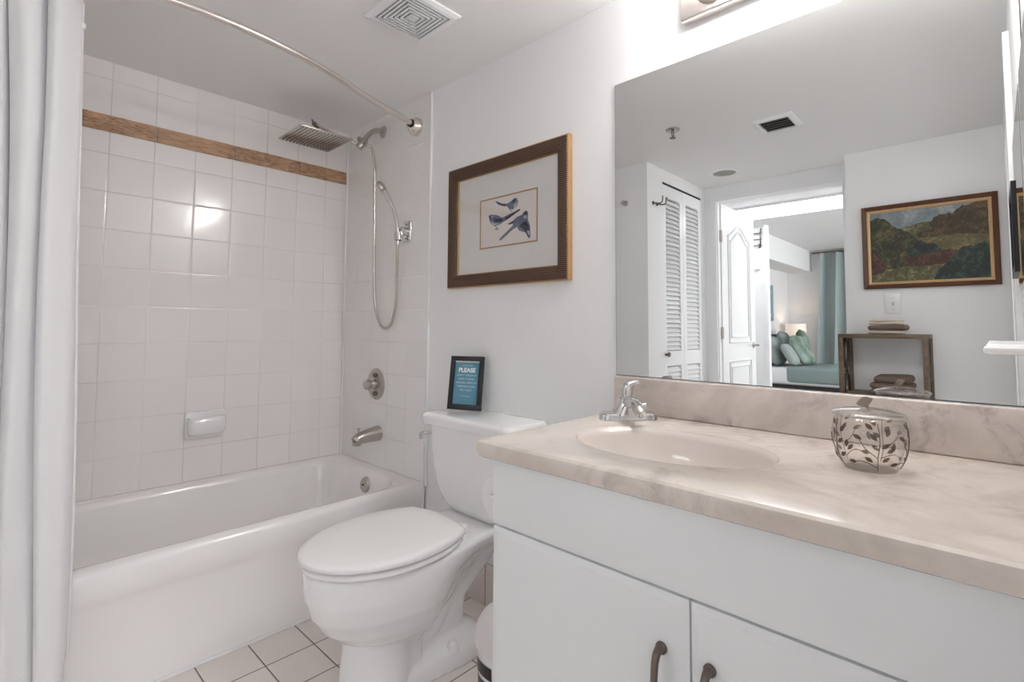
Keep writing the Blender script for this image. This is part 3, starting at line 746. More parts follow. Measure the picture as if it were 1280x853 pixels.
# ------------------------------------------------------------------ countertop with basin
ZT = .797; CX, CY, EA, EB = -.318, -2.035, .158, .218
t = thing('countertop', 'beige cultured marble countertop with oval basin and backsplash', 'countertop', (-.3, -2.16, ZT))
cx0, cx1, cy0, cy1 = -.590, 0, -2.628, -1.708
NA = 96
angs = sorted({round(2*pi*i/NA, 6) for i in range(NA)} | {round(math.atan2(y-CY, x-CX) % (2*pi), 6) for x in (cx0, cx1) for y in (cy0, cy1)})
def rectring(x0, x1, y0, y1, z):
    out = []
    for a in angs:
        c, s = cos(a), sin(a); ts = []
        if abs(c) > 1e-9: ts += [(((x1 if c > 0 else x0)-CX)/c)]
        if abs(s) > 1e-9: ts += [(((y1 if s > 0 else y0)-CY)/s)]
        tt = min(ts); out.append(Vector((CX+c*tt, CY+s*tt, z)))
    return out
def ell(f, z, dx=0): return [Vector((CX+dx+EA*f*cos(a), CY+EB*f*sin(a), z)) for a in angs]
bm = bmesh.new()
rings(bm, [ell(1.0, ZT-.030), ell(1.0, ZT-.004), ell(1.012, ZT-.0015), ell(1.03, ZT), rectring(cx0+.006, cx1, cy0, cy1-.006, ZT), rectring(cx0, cx1, cy0, cy1-.002, ZT-.004), rectring(cx0-.003, cx1, cy0, cy1, ZT-.014), rectring(cx0-.001, cx1, cy0, cy1, ZT-.026),
           rectring(cx0+.004, cx1, cy0, cy1-.004, ZT-.036), rectring(cx0+.012, cx1, cy0, cy1-.01, ZT-.040), ell(1.0, ZT-.0395)], False, False)
link('counter_slab', bm, M['marble'], t, True, 30)
bm = bmesh.new()
prof = [(1.0, -.004), (.985, -.020), (.955, -.045), (.90, -.075), (.80, -.105), (.62, -.128), (.40, -.140), (.2, -.145), (.13, -.147)]
rs = [ell(f, ZT+z, -.0*(1-f)) for f, z in prof]
rings(bm, rs, False, True)
bs = link('basin', bm, M['basin'], t, True)
sl = bs.modifiers.new('s', 'SOLIDIFY'); sl.thickness = .006; sl.offset = 1
lathe('drain', [(0, .003), (.014, .003), (.019, .001), (.022, .0)], (CX, CY, ZT-.146), (0, 0, 1), M['chrome'], bs, cap0=False)
box('backsplash', (-.020, cy0, ZT), (-.0005, cy1, .905), M['marble_s'], t, bev=.006, seg=4)

# ------------------------------------------------------------------ mirror
t = thing('wall_mirror', 'large frameless wall mirror above the marble backsplash', 'mirror', (0, -2.16, .907))
box('mirror_glass', (-.005, -2.622, .9075), (-.003, -1.710, 1.8285), M['mirror'], t)
multi_b = bmesh.new(); ab(multi_b, (-.003, -2.624, .906), (-.0002, -1.708, 1.830)); 
link('backing', multi_b, M['mirror_edge'], t)
# ------------------------------------------------------------------ vanity light
t = thing('vanity_light', 'brushed nickel vanity light bar with lit round bulbs above the mirror', 'wall light', (0, -2.27, 2.0))
bm = bmesh.new(); ab(bm, (-.036, -2.61, 1.925), (-.0005, -1.945, 2.055), .006, 3); link('back_plate', bm, M['rod'], t, True, 40)
for k in range(4):
    yb = -2.035-k*.155
    cp = lathe('lamp_cup', [(.040, 0), (.042, .004), (.040, .030), (.036, .034), (.030, .034), (.030, .02)], (-.036, yb, 1.985), (-1, 0, 0), M['rod'], t, n=28)
    bm = bmesh.new(); bmesh.ops.create_uvsphere(bm, u_segments=20, v_segments=12, radius=.038); xform(bm.verts, Matrix.Translation((-.098, yb, 1.985)))
    link('bulb', bm, M['bulb'], t, True)

# ------------------------------------------------------------------ faucet (set diagonally in the corner)
t = thing('sink_faucet', 'small chrome single lever faucet set diagonally beside the basin', 'faucet', (-.124, -1.822, ZT))
FF = Vector((-.69, -.724, 0)).normalized(); FR = Vector((.724, -.69, 0)).normalized()
FM = Matrix((FR, FF*-1, Vector((0, 0, 1)))).transposed().to_4x4(); FM.translation = Vector((-.120, -1.818, ZT))   # local x right in photo, y away from viewer, z up
def fpt(p): return FM @ Vector(p)
bm = bmesh.new()
rings(bm, [[FM @ v for v in rrect(-.081, .081, -.026, .026, .02, z)] for z in (0, .004)] + [[FM @ v for v in rrect(-.079, .079, -.024, .024, .02, .016)], [FM @ v for v in rrect(-.072, .072, -.018, .018, .015, .021)]])
link('base_plate', bm, M['chrome'], t, True, 40)
bm = bmesh.new()
rings(bm, [[FM @ v for v in rrect(-a, a, -b_, b_, .4, z)] for a, b_, z in ((.050, .030, .014), (.043, .029, .026), (.033, .027, .042), (.029, .026, .056), (.025, .023, .064), (.014, .014, .067))])
link('body', bm, M['chrome'], t, True, 50)
bm = bmesh.new()
sp = smoothpath([(0, -.005, .045), (0, -.035, .052), (0, -.07, .052), (0, -.10, .044), (0, -.112, .034)], 5)
atube(bm, [fpt(p) for p in sp], [.021-.007*i/len(sp) for i in range(len(sp))], 16, squash=.8)
alathe(bm, [(0, 0), (.010, 0), (.010, .012), (0, .012)], fpt((0, -.104, .024)), (0, 0, 1), 14, False, False)
link('spout', bm, M['chrome'], t, True, 50)
bm = bmesh.new()
atube(bm, [fpt(p) for p in smoothpath([(0, .004, .060), (0, .004, .082), (.004, .004, .092), (.018, .000, .101), (.030, -.004, .104)], 4)], [.016]*9+[.014, .012, .010, .008, .007, .0065, .006, .006][:8], 14, squash=1)
link('lever', bm, M['chrome'], t, True, 50)
bm = bmesh.new(); atube(bm, [fpt((-.006, .026, .02)), fpt((-.006, .030, .075))], .003, 8); alathe(bm, [(0, 0), (.006, .002), (.006, .01), (0, .012)], fpt((-.006, .030, .074)), (0, 0, 1), 10, False, False)
link('lift_rod', bm, M['chrome'], t, True, 50)
bm = bmesh.new(); atube(bm, [fpt((.015, .0, .038)), fpt((.048, .0, .038))], .009, 12); link('side_knob', bm, M['chrome'], t, True, 50)

# ------------------------------------------------------------------ glass jar
JX, JY = -.240, -2.392
t = thing('glass_jar', 'lidded clear glass jar painted with bronze leaves on the countertop', 'jar', (JX, JY, ZT))
def jr(z): # outer radius
    pr = [(0, .040), (.010, .046), (.022, .052), (.040, .0565), (.058, .058), (.075, .057), (.092, .0535)]
    for (a, ra), (b_, rb) in zip(pr, pr[1:]):
        if a <= z <= b_: return ra+(rb-ra)*(z-a)/(b_-a)
    return pr[-1][1]
zs = [0, .006, .012, .02, .03, .04, .05, .06, .07, .08, .088, .092]
prof = [(0, .0)] + [(jr(z), z) for z in zs] + [(jr(.092)-.002, .0935), (jr(.09)-.0045, .092)] + [(jr(z)-.0045, z) for z in reversed(zs[2:-1])] + [(.030, .0095), (0, .0085)]
jar = lathe('jar_body', prof, (JX, JY, ZT), (0, 0, 1), M['glass'], t, n=40, cap0=False, cap1=False)
lid = lathe('jar_lid', [(0, .0945), (.050, .0945), (.057, .0955), (.0585, .0985), (.056, .1015), (.040, .1065), (.018, .1095), (0, .110)], (JX, JY, ZT), (0, 0, 1), glass('jar lid glass', (.955, .945, .93), 1.7, .12), t, n=40, cap0=False, cap1=False)
bronze = plain('bronze leaf enamel', (.13, .085, .06), .45, .35)
def leafpts(L, W, n=7):
    a = [(L*(i/n-.5), W*sin(pi*i/n)*(1-.25*i/n)) for i in range(n+1)]
    return a + [(x, -y) for x, y in reversed(a[1:-1])]
bm = bmesh.new()
def onjar(th, z, out=.0006):
    r = jr(max(0, min(.092, z)))+out
    return Vector((JX+r*cos(th), JY+r*sin(th), ZT+z))
def jleaf(th, z, ang, L=.017, W=.0042):
    vs2 = []; ps = leafpts(L, W)
    for x, y in ps:
        a = x*cos(ang)-y*sin(ang); b_ = x*sin(ang)+y*cos(ang)
        vs2.append(bm.verts.new(onjar(th+a/.055, z+b_)))
    bm.faces.new(vs2)
def jstem(pts, r=.0007):
    q = smoothpath([(a, b_, 0) for a, b_ in pts], 4); atube(bm, [onjar(p.x, p.y) for p in q], r, 5)
c0 = math.atan2(-2.568-JY, -1.38-JX)   # side that faces the room
for k in range(5):
    th = c0 + k*2*pi/5
    jstem([(th+.25, .006), (th+.22, .03), (th+.27, .06), (th+.24, .09)])
    jstem([(th+.22, .012), (th-.15, .022), (th-.45, .019)]); jstem([(th+.2, .03), (th-.1, .045), (th-.25, .06)])
    for a, z, an in ((-.5, .019, .1), (-.02, .026, -.6), (-.3, .064, -.5), (.12, .066, -1.0), (.42, .052, .7), (.45, .028, .6), (-.62, .05, 1.4), (.5, .075, 1.2), (.0, .084, 2.4)):
        jleaf(th+a, z, an, .017 if k % 2 else .015)
lf = link('leaf_decoration', bm, bronze, jar)
bm = bmesh.new()
v0 = []
Ml = Matrix.Translation((JX-.002, JY+.006, ZT+.121)) @ Matrix.Rotation(math.atan2(FR.y, FR.x), 4, 'Z') @ Matrix.Rotation(pi/2, 4, 'X') @ Matrix.Rotation(.35, 4, 'Z')
ps = leafpts(.032, .0105, 9); prism(bm, ps, .004, Ml)
atube(bm, [Vector((JX, JY, ZT+.109)), Vector((JX-.001, JY+.003, ZT+.117))], .003, 8)
link('leaf_finial', bm, plain("etched bronze finial", (.36, .30, .25), .35, .7, nscale=500, nstr=1), lid, False)

# ------------------------------------------------------------------ toilet roll on the cabinet side
t = thing('toilet_roll_holder', 'white toilet roll holder on the side of the vanity', 'toilet roll holder', (-.45, -1.742, .64))
for x in (-.372, -.512): box('bracket', (x-.006, -1.742, .62), (x+.006, -1.672, .65), M['plastic'], t, bev=.004)
tube('spindle', [(-.512, -1.682, .635), (-.372, -1.682, .635)], .009, M['plastic'], t)
o = lathe('toilet_roll', [(.02, 0), (.054, 0), (.056, .003), (.056, .101), (.054, .104), (.02, .104), (.02, 0)], (-.391, -1.682, .635), (-1, 0, 0), M['tissue'], None, n=36, cap0=False, cap1=False)
tag(o, 'white toilet paper roll hanging beside the vanity, behind its edge', 'toilet paper')
# ------------------------------------------------------------------ waste bin
t = thing('trash_can', 'small white round waste bin with black label, between toilet and vanity', 'trash can', (-.33, -1.590, 0))
TX, TY = -.335, -1.590
lathe('bin_body', [(0, 0), (.088, 0), (.092, .004), (.103, .20), (.105, .204), (.101, .206), (0, .206)], (TX, TY, 0), (0, 0, 1), M['plastic'], t, n=36, cap0=False, cap1=False)
lathe('bin_lid', [(.106, .204), (.108, .216), (.104, .240), (.088, .268), (.055, .288), (0, .296)], (TX, TY, 0), (0, 0, 1), plain('blush white lid', (.78, .73, .72), .4), t, n=36, cap1=False)
bm = bmesh.new()
a0 = math.atan2(-2.568-TY, -1.38-TX)
def binr(z): return .0925+.0105*z/.2+.0006
def patch(a1, a2, z1, z2, n=6):
    for i in range(n):
        p = [a1+(a2-a1)*i/n, a1+(a2-a1)*(i+1)/n]
        bm.faces.new([bm.verts.new(Vector((TX+binr(z)*cos(a), TY+binr(z)*sin(a), z))) for a, z in ((p[0], z1), (p[1], z1), (p[1], z2), (p[0], z2))])
patch(a0-1.28, a0-.6, .145, .178); patch(a0-1.30, a0-.6, .03, .135)
link('black_label', bm, M['black'], t)

# ------------------------------------------------------------------ right hand wall pieces
t = thing('towel_rail', 'short white towel rail on the wall at the right end of the countertop', 'towel rail', (-.2, -2.60, 1.02))
for x in (-.10, -.30):
    bm = bmesh.new(); alathe(bm, [(0, 0), (.014, 0), (.014, .006), (.007, .012), (.006, .06), (.007, .07), (.006, .076), (0, .078)], (x, -2.63, 1.02), (0, 1, 0), 18, False, False)
    link('bracket', bm, M['porcelain'], t, True, 40)
tube('rail', [(-.10, -2.562, 1.02), (-.30, -2.562, 1.02)], .004, M['porcelain'], t, 12)
t = thing('side_mirror', 'narrow wall mirror seen edge-on at the right end of the countertop', 'mirror', (-.25, -2.63, 1.3))
box('mirror_glass', (-.50, -2.6165, 1.16), (-.03, -2.6155, 1.54), M['mirror'], t)
box('backing', (-.505, -2.63, 1.155), (-.025, -2.6165, 1.545), M['trimw'], t)
t = thing('black_picture', 'black framed picture seen edge-on beside the landscape painting, in the mirror', 'picture', (-.69, -2.63, 1.335))
PB = Matrix(((-1, 0, 0), (0, 0, 1), (0, 1, 0))).to_4x4()
def PF(xc, zc, y=-2.63): return Matrix.Translation((xc, y, zc)) @ PB
bm = bmesh.new(); mframe(bm, .13, .125, .02, 0, .02, PF(-.69, 1.335)); link('frame', bm, M['black'], t)
bm = bmesh.new(); plate(bm, -.11, .11, -.105, .105, .002, .008, PF(-.69, 1.335)); link('print', bm, plain('brick toned print', (.60, .50, .46), .7, var=.4, vscale=30), t)

# ------------------------------------------------------------------ wall opposite (seen in the mirror)
PO = Matrix(((0, 0, 1), (1, 0, 0), (0, 1, 0))).to_4x4()   # local x -> +y, y -> z, z -> +x
def POM(yc, zc, x=-2.24): return Matrix.Translation((x, yc, zc)) @ PO
t = thing('landscape_painting', 'framed dark green landscape painting on the wall, seen in the mirror', 'painting', (-2.24, -2.305, 1.53))
lw, lh = .293, .241; lc, lz = -2.305, 1.53
bm = bmesh.new(); mframe(bm, lw, lh, .026, 0, .02, POM(lc, lz), [(0, .001), (0, .022), (.006, .026), (.020, .018), (.026, .012), (.026, .001)]); link('frame', bm, M['redwood'], t)
bm = bmesh.new(); mframe(bm, lw-.024, lh-.024, .016, 0, .02, POM(lc, lz), [(0, .002), (0, .014), (.005, .016), (.014, .010), (.016, .004)]); link('liner', bm, M['gilt'], t)
def daub(name, a, b_, sc, c=None):
    m, nt, bs_ = new_mat(name); co = obco(nt)
    st = [(0.36, tuple(v*.6 for v in a)), (0.50, a), (0.62, b_)] + [(0.74, c or tuple(v*1.7 for v in b_))]
    nf = mth(nt, 'ADD', mth(nt, 'MULTIPLY', noise(nt, sc, 6, .8, co, .8), .6), mth(nt, 'MULTIPLY', noise(nt, sc*3.2, 4, .7, co, 1.2), .4))
    nt.links.new(ramp(nt, nf, st), bs_.inputs['Base Color']); bs_.inputs['Roughness'].default_value = .55
    return m
PMATS = [daub('painted sky', (0.217, 0.256, 0.279), (0.419, 0.411, 0.388), 7, (0.558, 0.496, 0.434)), daub('painted far trees', (0.054, 0.037, 0.019), (0.186, 0.116, 0.046), 16),
         daub('painted meadow', (0.124, 0.105, 0.046), (0.264, 0.202, 0.085), 12), daub('painted green trees', (0.031, 0.034, 0.019), (0.155, 0.139, 0.054), 15, (0.372, 0.326, 0.155)),
         daub('painted red bushes', (0.062, 0.028, 0.020), (0.217, 0.085, 0.062), 18), daub('painted foreground leaves', (0.016, 0.028, 0.022), (0.070, 0.109, 0.078), 20, (0.202, 0.264, 0.186)),
         daub('painted pale grass', (0.093, 0.090, 0.043), (0.310, 0.279, 0.132), 20)]
bm = bmesh.new(); iw, ih = lw-.038, lh-.038
plate(bm, -iw, iw, -ih, ih, .001, .004, POM(lc, lz), mi=0)
def pshape(pts, z, mi):   # pts in 0..1 (left to right as the mirror shows it, bottom up); mirror flips, so photo-left = +local... see below
    o = [(-iw+2*iw*(1-x), -ih+2*ih*y) for x, y in pts]
    prism(bm, o, .0004, POM(lc, lz) @ Matrix.Translation((0, 0, z)), mi)
def lumpy(pts, amp=.018, n=4):
    out = []
    for (a, b_), (c, d) in zip(pts, pts[1:]):
        for k in range(n):
            f = k/n; out.append((a+(c-a)*f, min(1, max(0, b_+(d-b_)*f + (random.random()-.5)*2*amp))))
    out.append(pts[-1]); return out
E_ = [(1, 0), (0, 0)]
pshape(lumpy([(0, .6), (.3, .72), (.5, .78), (1, .80)], .01)+E_, .0042, 2)
pshape(lumpy([(.28, .74), (.45, .80), (.6, .80)], .005)+[(.6, .62), (.28, .62)], .0046, 6)
pshape(lumpy([(.52, .78), (.62, .90), (.72, .88), (.80, .97), (.9, 1.0), (1, 1.0)], .02)+[(1, .62), (.7, .64), (.55, .70)], .005, 1)
pshape(lumpy([(.42, .66), (.6, .70), (.8, .66), (1, .69)], .015)+[(1, .55), (.42, .58)], .0054, 1)
pshape(lumpy([(.38, .58), (.7, .60), (1, .56)], .01)+[(1, .2), (.38, .2)], .0058, 2)
pshape(lumpy([(0, .90), (.08, .93), (.17, .86), (.25, .74), (.33, .70), (.40, .62), (.48, .52), (.55, .42)], .02)+[(.55, .1), (0, .05)], .0062, 3)
pshape(lumpy([(.33, .44), (.45, .52), (.56, .5), (.62, .42)], .02)+[(.6, .32), (.35, .3)], .0066, 5)
pshape(lumpy([(.3, .34), (.45, .36), (.6, .40), (.78, .37)], .02)+[(.78, .22), (.3, .2)], .007, 4)
pshape(lumpy([(.0, .45), (.08, .35), (.15, .2)], .02)+[(.1, 0), (0, 0)], .007, 4)
pshape(lumpy([(0, .10), (.2, .20), (.35, .22), (.55, .22), (.7, .18)], .025)+[(.7, 0), (0, 0)], .0074, 6)
pshape(lumpy([(.60, .15), (.7, .30), (.82, .42), (.92, .46), (1, .45)], .03)+[(1, 0), (.55, 0)], .0078, 5)
link('canvas', bm, PMATS, t)

t = thing('light_switch', 'white wall switch plate under the landscape painting', 'light switch', (-2.24, -2.146, 1.20))
bm = bmesh.new(); plate(bm, -.036, .036, -.058, .058, .0, .006, POM(-2.146, 1.202), .002); link('plate', bm, M['plastic'], t, True, 40)
bm = bmesh.new(); plate(bm, -.005, .005, -.010, .010, .006, .013, POM(-2.146, 1.202), .001); link('toggle', bm, plain('grey toggle', (.55, .54, .53), .4), t, True, 40)
for s in (-1, 1):
    bm = bmesh.new(); plate(bm, -.0025, .0025, s*.032-.0025, s*.032+.0025, .006, .0072, POM(-2.146, 1.202))
    link('screw', bm, M['nickel'], t)

# shelf unit
M['darkwood'] = plain('dark brown fretwork', (.06, .035, .02), .5, var=.3, vscale=12)
SX0, SX1, SY0, SY1 = -2.235, -1.95, -2.315, -1.925
t = thing('shelf_stand', 'open brown wooden shelf stand with chain-cut side panels, by the far wall', 'shelf', (-2.09, -2.12, 0))
ZS = 1.028
box('top_board', (SX0, SY0, ZS-.022), (SX1, SY1, ZS), M['wood'], t, bev=.002)
for zz, nm in ((.70, 'shelf_board'), (.32, 'shelf_board')): box(nm, (SX0, SY0+.02, zz-.02), (SX1, SY1-.02, zz), M['wood'], t, bev=.002)
for y in (SY0, SY1-.022):
    for x in (SX0, SX1-.024): box('leg', (x, y, 0), (x+.024, y+.022, ZS-.022), M['wood'], t, bev=.002)
    bm = bmesh.new()
    yy = y+.011; xm = (SX0+SX1)/2
    for k in range(5):
        zc = .12+k*.2
        for sxx in (0,):
            ring_ = [Vector((xm+.058*cos(a), yy, zc+.083*sin(a))) for a in [2*pi*i/24 for i in range(25)]]
            atube(bm, ring_, .009, 8, caps=False, flat=(0, 1, 0))
        atube(bm, [(xm, yy, zc+.085), (xm, yy, min(zc+.118, ZS-.022))], .010, 8)
    link('fretwork_panel', bm, M['darkwood'], t, True)
def towel(name, label, x0, x1, y0, y1, z0, z1, mat, folds=2, group=None):
    bm = bmesh.new(); h = (z1-z0)/folds
    for k in range(folds):
        r = []
        for dz, ins in ((0, .012), (.2, .003), (.5, 0), (.8, .003), (1, .012)):
            z = z0+h*(k+dz); j = .002*((k*7) % 3)
            r.append([Vector((p.x+.004*sin(p.y*30+k), p.y, p.z+.003*sin(p.y*25+k*2)*(1 if dz > .5 else 0))) for p in rrect(x0+ins+j, x1-ins-j, y0+ins, y1-ins-j, .018, z, 5)])
        rings(bm, r)
    return tag(link(name, bm, mat, None, True, 60), label, 'towel', group)
towel('folded_towel', 'folded ivory towel at the bottom of the stack on top of the shelf stand', -2.17, -2.00, -2.205, -2.055, ZS+.001, ZS+.019, M['towel_w'], 1)
towel('folded_towel', 'folded taupe towel in the middle of the stack on top of the shelf stand', -2.175, -1.995, -2.225, -2.055, ZS+.020, ZS+.050, M['towel_b'], 1)
towel('folded_towel', 'folded cream towel topmost on the stack on top of the shelf stand', -2.17, -2.00, -2.205, -2.06, ZS+.051, ZS+.082, M['towel_w'], 2)
towel('folded_towel', 'lower taupe bath towel folded on the middle shelf of the stand', -2.19, -1.985, -2.245, -2.055, .701, .765, M['towel_b'], 2)
towel('folded_towel', 'upper taupe bath towel folded on the middle shelf of the stand', -2.185, -1.99, -2.24, -2.075, .766, .805, M['towel_b'], 1)

# robe hooks
t = thing('robe_hook', 'double chrome robe hook on the wall beside the louvred doors, in the mirror', 'hook', (-1.64, -.985, 1.87))
for x in (-1.615, -1.665):
    bm = bmesh.new()
    alathe(bm, [(0, 0), (.012, 0), (.012, .005), (.006, .008)], (x, -.985, 1.865), (0, -1, 0), 14)
    atube(bm, smoothpath([(x, -.99, 1.865), (x, -1.02, 1.857), (x, -1.045, 1.858), (x, -1.052, 1.875), (x, -1.053, 1.900)], 4), .0045, 8)
    link('hook_arm', bm, M['pewter'], t, True, 50)
t = thing('wall_knob_hook', 'single small nickel hook on the end wall of the tub, in the mirror', 'hook', (-1.54, -.83, 1.872))
lathe('knob', [(.018, 0), (.018, .004), (.008, .010), (.008, .022), (.015, .030), (.014, .038), (0, .041)], (-1.54, -.83, 1.872), (1, 0, 0), M['nickel'], t, cap1=False)

# bifold louvred doors
for i, (xa, xb) in enumerate(((-2.052, -1.748), (-2.357, -2.056))):
    d = thing('door_%d' % (i+1), None, None, ((xa+xb)/2, -.97, 0)); del d['label']; del d['category']; d['kind'] = 'structure'
    bm = bmesh.new(); y0, y1 = -.982, -.955
    st = .045
    for q in (((xa, y0, .01), (xa+st, y1, 2.02)), ((xb-st, y0, .01), (xb, y1, 2.02)), ((xa+st, y0, .01), (xb-st, y1, .13)), ((xa+st, y0, .80), (xb-st, y1, .90)), ((xa+st, y0, 1.94), (xb-st, y1, 2.02))): ab(bm, *q)
    link('door_frame', bm, M['trimw'], d)
    bm = bmesh.new()
    for za, zb in ((.14, .80), (.905, 1.94)):
        n = int((zb-za)/.031)
        for k in range(n):
            zc = za+.016+k*(zb-za-.01)/n
            v = ab(bm, (xa+st-.003, -.0195, -.003), (xb-st+.003, .0195, .003)); xform(v, Matrix.Translation((0, -.967, zc)) @ Matrix.Rotation(radians(56), 4, 'X'))
    link('louvre_slats', bm, M['trimw'], d)
    if i == 0: lathe('door_knob', [(.008, 0), (.008, .012), (.016, .02), (.015, .03), (0, .034)], (-1.775, -.982, .88), (0, -1, 0), M['pewter'], d, n=16, cap1=False)
multi('trim_closet_track', [((-2.36, -.980, 2.022), (-1.748, -.958, 2.034))], M['dark'])

# ------------------------------------------------------------------ bedroom door leaf
t = thing('door_3', None, None, (-2.5, -1.085, 0)); del t['label']; del t['category']; t['kind'] = 'structure'
DL = .74
dirv = Vector((-.998, .0, 0)).normalized()
DM = Matrix.Translation((-2.47, -1.092, .01)) @ Matrix(((-1, 0, 0), (0, 0, -1), (0, -1, 0))).transposed().to_4x4()
# local: x along leaf (to -X), y = up?, build directly in world instead
def dpt(u, z, out=0): return Vector((-2.475-u, -1.090-out+.012*u/DL, z))
bm = bmesh.new()
a = [dpt(0, .012), dpt(DL, .012), dpt(DL, 2.0), dpt(0, 2.0)]; b_ = [p+Vector((0, .035, 0)) for p in a]; rings(bm, [a, b_]); link('door_panel', bm, M['trimw'], t)
def mould(u0, u1, z0, z1, arch):
    P = [dpt(u0, z0, .002), dpt(u1, z0, .002), dpt(u1, z1, .002)]
    n = 12
    for i in range(1, n):
        f = i/n; u = u1+(u0-u1)*f
        P.append(dpt(u, z1+arch*(.5-.5*cos(2*pi*f)), .002))
    P += [dpt(u0, z1, .002), dpt(u0, z0, .002)]
    bm = bmesh.new(); atube(bm, P, .009, 6, caps=False); link('panel_moulding', bm, M['trimw'], t, True, 60)
mould(.13, .61, .95, 1.78, .09); mould(.17, .57, .99, 1.74, .085); mould(.13, .61, .18, .80, 0); mould(.17, .57, .22, .76, 0)
bm = bmesh.new(); alathe(bm, [(.026, 0), (.026, .005), (.010, .008), (.010, .045), (0, .045)], dpt(.68, .918, 0), (0, -1, 0), 18, True, False)
atube(bm, [dpt(.68, .918, .042), dpt(.60, .92, .046), dpt(.57, .918, .046)], .007, 10)
link('door_lever', bm, M['nickel'], t, True, 40)
for z in (1.75, 1.02, .25): box('hinge', (-2.478, -1.097, z-.045), (-2.462, -1.080, z+.045), M['nickel'], t)
# closet door in the hall with over-door rack
t = thing('door_4', None, None, (-3.9, -.7, 0)); del t['label']; del t['category']; t['kind'] = 'structure'
box('door_panel', (-3.94, -.955, .01), (-3.90, -.765, 2.05), M['trimw'], t)
box('door_edge', (-3.945, -.985, 0), (-3.885, -.955, 2.07), M['trimw'], t)
t = thing('over_door_rack', 'chrome over-door hook rack on the hall closet door, in the mirror', 'hook rack', (-3.89, -.9, 1.98))
bm = bmesh.new()
for z in (1.99, 1.93, 1.87): atube(bm, [(-3.87, -.77, z), (-3.87, -.94, z)], .006, 8)
for y in (-.93, -.80): atube(bm, [(-3.893, y, 2.04), (-3.87, y, 2.0), (-3.87, y, 1.85), (-3.83, y, 1.84), (-3.825, y, 1.88)], .006, 8)
link('wire_frame', bm, M['pewter'], t, True)
t = thing('wall_phone', 'small white wall device with cord below the hook rack, in the mirror', 'intercom', (-3.89, -.89, 1.68))
box('body', (-3.899, -.915, 1.635), (-3.87, -.865, 1.725), M['plastic'], t, bev=.006)
tube('cord', smoothpath([(-3.885, -.89, 1.725), (-3.885, -.86, 1.80), (-3.885, -.84, 1.90)], 5), .003, M['nickel'], t, 6)

# hall ceiling light
t = thing('linear_ceiling_light', 'long lit linear ceiling light in the bedroom hall, seen in the mirror', 'ceiling light', (-3.4, -1.5, H))
box('housing', (-3.62, -2.5, H-.02), (-3.22, -.60, H), M['trimw'], t)
box('diffuser', (-3.60, -2.48, H-.045), (-3.42, -.62, H-.02), M['strip_l'], t, bev=.01)
box('diffuser', (-3.39, -2.48, H-.045), (-3.24, -.62, H-.02), M['strip_l'], t, bev=.01)
# ------------------------------------------------------------------ bed and its furniture
t = thing('bed', 'bed with teal bedspread and white sheet in the bedroom, seen in the mirror', 'bed', (-5.6, -1.5, 0))
box('bed_base', (-5.87, -2.55, .06), (-5.02, -.53, .42), M['dark'], t, bev=.01)
bm = bmesh.new(); ab(bm, (-5.90, -2.58, .42), (-5.0, -.53, .615), .05, 4); link('mattress', bm, M['sheet'], t, True, 50)
bm = bmesh.new(); ab(bm, (-5.915, -2.60, .445), (-4.985, -.815, .632), .045, 4); link('bedspread', bm, M['teal'], t, True, 50)
box('headboard', (-5.90, -.53, .30), (-5.0, -.465, .99), M['grey_up'], t, bev=.015)
def pillow(label, x, y, z, w, h, th, ang, tilt, mat, grp):
    bm = bmesh.new(); n = 12; G = []
    for s in (1, -1):
        g_ = []
        for i in range(n+1):
            r = []
            for j in range(n+1):
                a = 2*i/n-1; b2 = 2*j/n-1
                d = (max(0, (1-a**4))*max(0, (1-b2**4)))**.6
                pin = 1-.10*(a*a*b2*b2)
                r.append(bm.verts.new(Vector((a*w/2*pin*(1-.05*b2*b2), s*th/2*d, b2*h/2*pin))))
            g_.append(r)
        for i in range(n):
            for j in range(n): bm.faces.new((g_[i][j], g_[i+1][j], g_[i+1][j+1], g_[i][j+1]))
    bmesh.ops.remove_doubles(bm, verts=bm.verts[:], dist=.0005)
    Mx = Matrix.Translation((x, y, z)) @ Matrix.Rotation(radians(ang), 4, 'Z') @ Matrix.Rotation(radians(tilt), 4, 'X')
    xform(bm.verts, Mx); return tag(link('pillow', bm, mat, None, True), label, 'pillow', grp)
m, nt, b = new_mat('green shaded pillow print'); co = obco(nt)
nt.links.new(ramp(nt, noise(nt, 5, 3, .5, co), [(0.38, (.09, .14, .075)), (0.6, (.27, .34, .32))]), b.inputs['Base Color']); b.inputs['Roughness'].default_value = .85; M['pgreen'] = m
gp = 'pillows propped on the bed'
pillow('teal pillow at the front left of the bed against the headboard', -5.22, -.65, .80, .38, .36, .12, 4, -18, M['tealp'], gp)
pillow('teal pillow behind the large green one, next to the lamp', -5.66, -.65, .84, .42, .40, .12, -4, -18, M['tealp'], gp)
pillow('pale pillow lowest at the left edge of the bed view', -5.10, -.84, .765, .20, .28, .09, 8, -30, M['tealp'], gp)
pillow('rounded green centred pillow on the left of the bed', -5.36, -.90, .81, .40, .38, .12, 6, -26, M['pgreen'], gp)
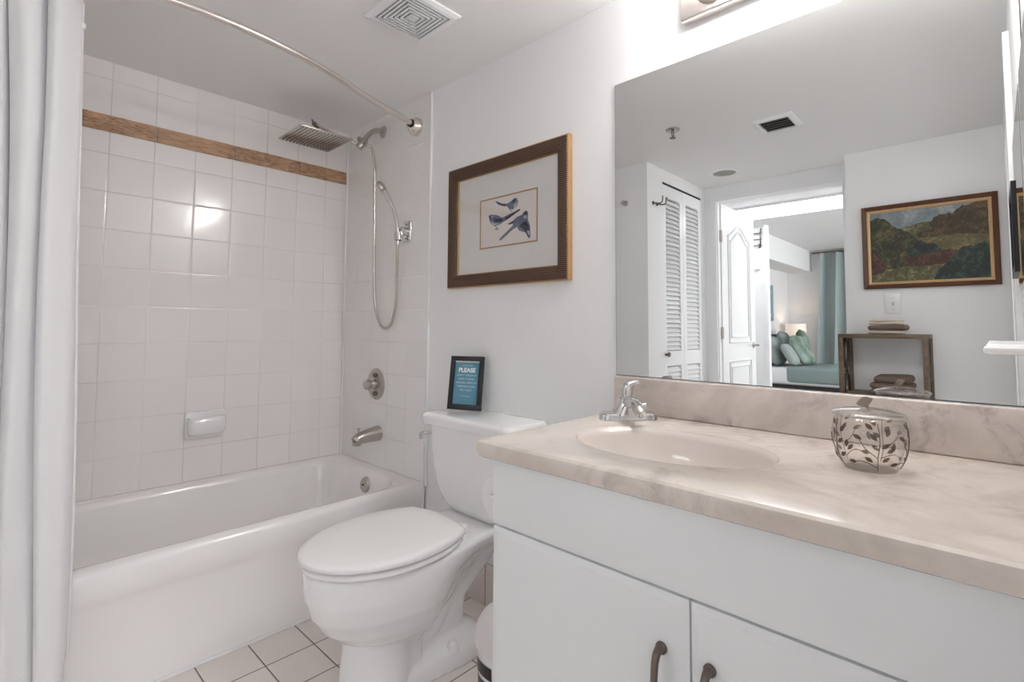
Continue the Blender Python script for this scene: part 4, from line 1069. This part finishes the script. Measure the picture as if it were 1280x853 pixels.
pillow('rounded green centred pillow on the right nearest the curtain', -5.72, -.84, .85, .38, .42, .12, -6, -14, M['pgreen'], gp)
t = thing('nightstand', 'dark nightstand beyond the bed carrying the lamp, in the mirror', 'nightstand', (-6.42, -.6, 0))
bm = bmesh.new(); ab(bm, (-6.34, -.86, .0), (-5.96, -.47, .58), .005); link('body', bm, M['grey_up'], t)
t = thing('table_lamp', 'table lamp with pale drum shade beside the bed, in the mirror', 'lamp', (-6.13, -.64, .58))
lathe('lamp_base', [(.05, 0), (.05, .01), (.02, .03), (.035, .12), (.035, .22), (.012, .30), (.010, .40)], (-6.13, -.64, .58), (0, 0, 1), M['sheet'], t, n=20)
lathe('lamp_shade', [(.128, 0), (.120, .21), (.118, .21), (.126, 0)], (-6.13, -.64, .915), (0, 0, 1), M['shade'], t, n=28, cap0=False, cap1=False)
bm = bmesh.new(); bmesh.ops.create_uvsphere(bm, u_segments=10, v_segments=8, radius=.02); xform(bm.verts, Matrix.Translation((-6.13, -.64, 1.05))); link('bulb', bm, M['lbulb'], t, True)
t = thing('wall_art', 'blue grey picture on the bedroom wall above the bed, in the mirror', 'picture', (-4.3, -.46, 1.45))
bm = bmesh.new(); ab(bm, (-5.75, -.485, 1.16), (-5.05, -.46, 1.62)); link('canvas', bm, daub('blue grey abstract', (.22, .32, .38), (.50, .56, .58), 6), t)
t = thing('window_curtain', 'blue green floor length curtain on the bedroom far wall, in the mirror', 'curtain', (-6.42, -1.3, 2.05))
bm = bmesh.new(); rows = []
for i in range(31):
    z = 2.075-2.05*i/30; r = []
    for j in range(181):
        u = j/180; y = -.90-1.3*u + .05*(i/30)*(1-u)*2.0; ph = u*2*pi*7
        r.append(bm.verts.new(Vector((-6.405+.055*cos(ph)+.008*sin(ph*2.7+z*2), y+.02*sin(ph), z))))
    rows.append(r)
for a, b_ in zip(rows, rows[1:]):
    for i in range(180): bm.faces.new((a[i], a[i+1], b_[i+1], b_[i]))
link('cloth', bm, M['tealc'], t, True)
tube('curtain_pole', [(-6.41, -.79, 2.085), (-6.41, -2.3, 2.085)], .012, M['pewter'], t)
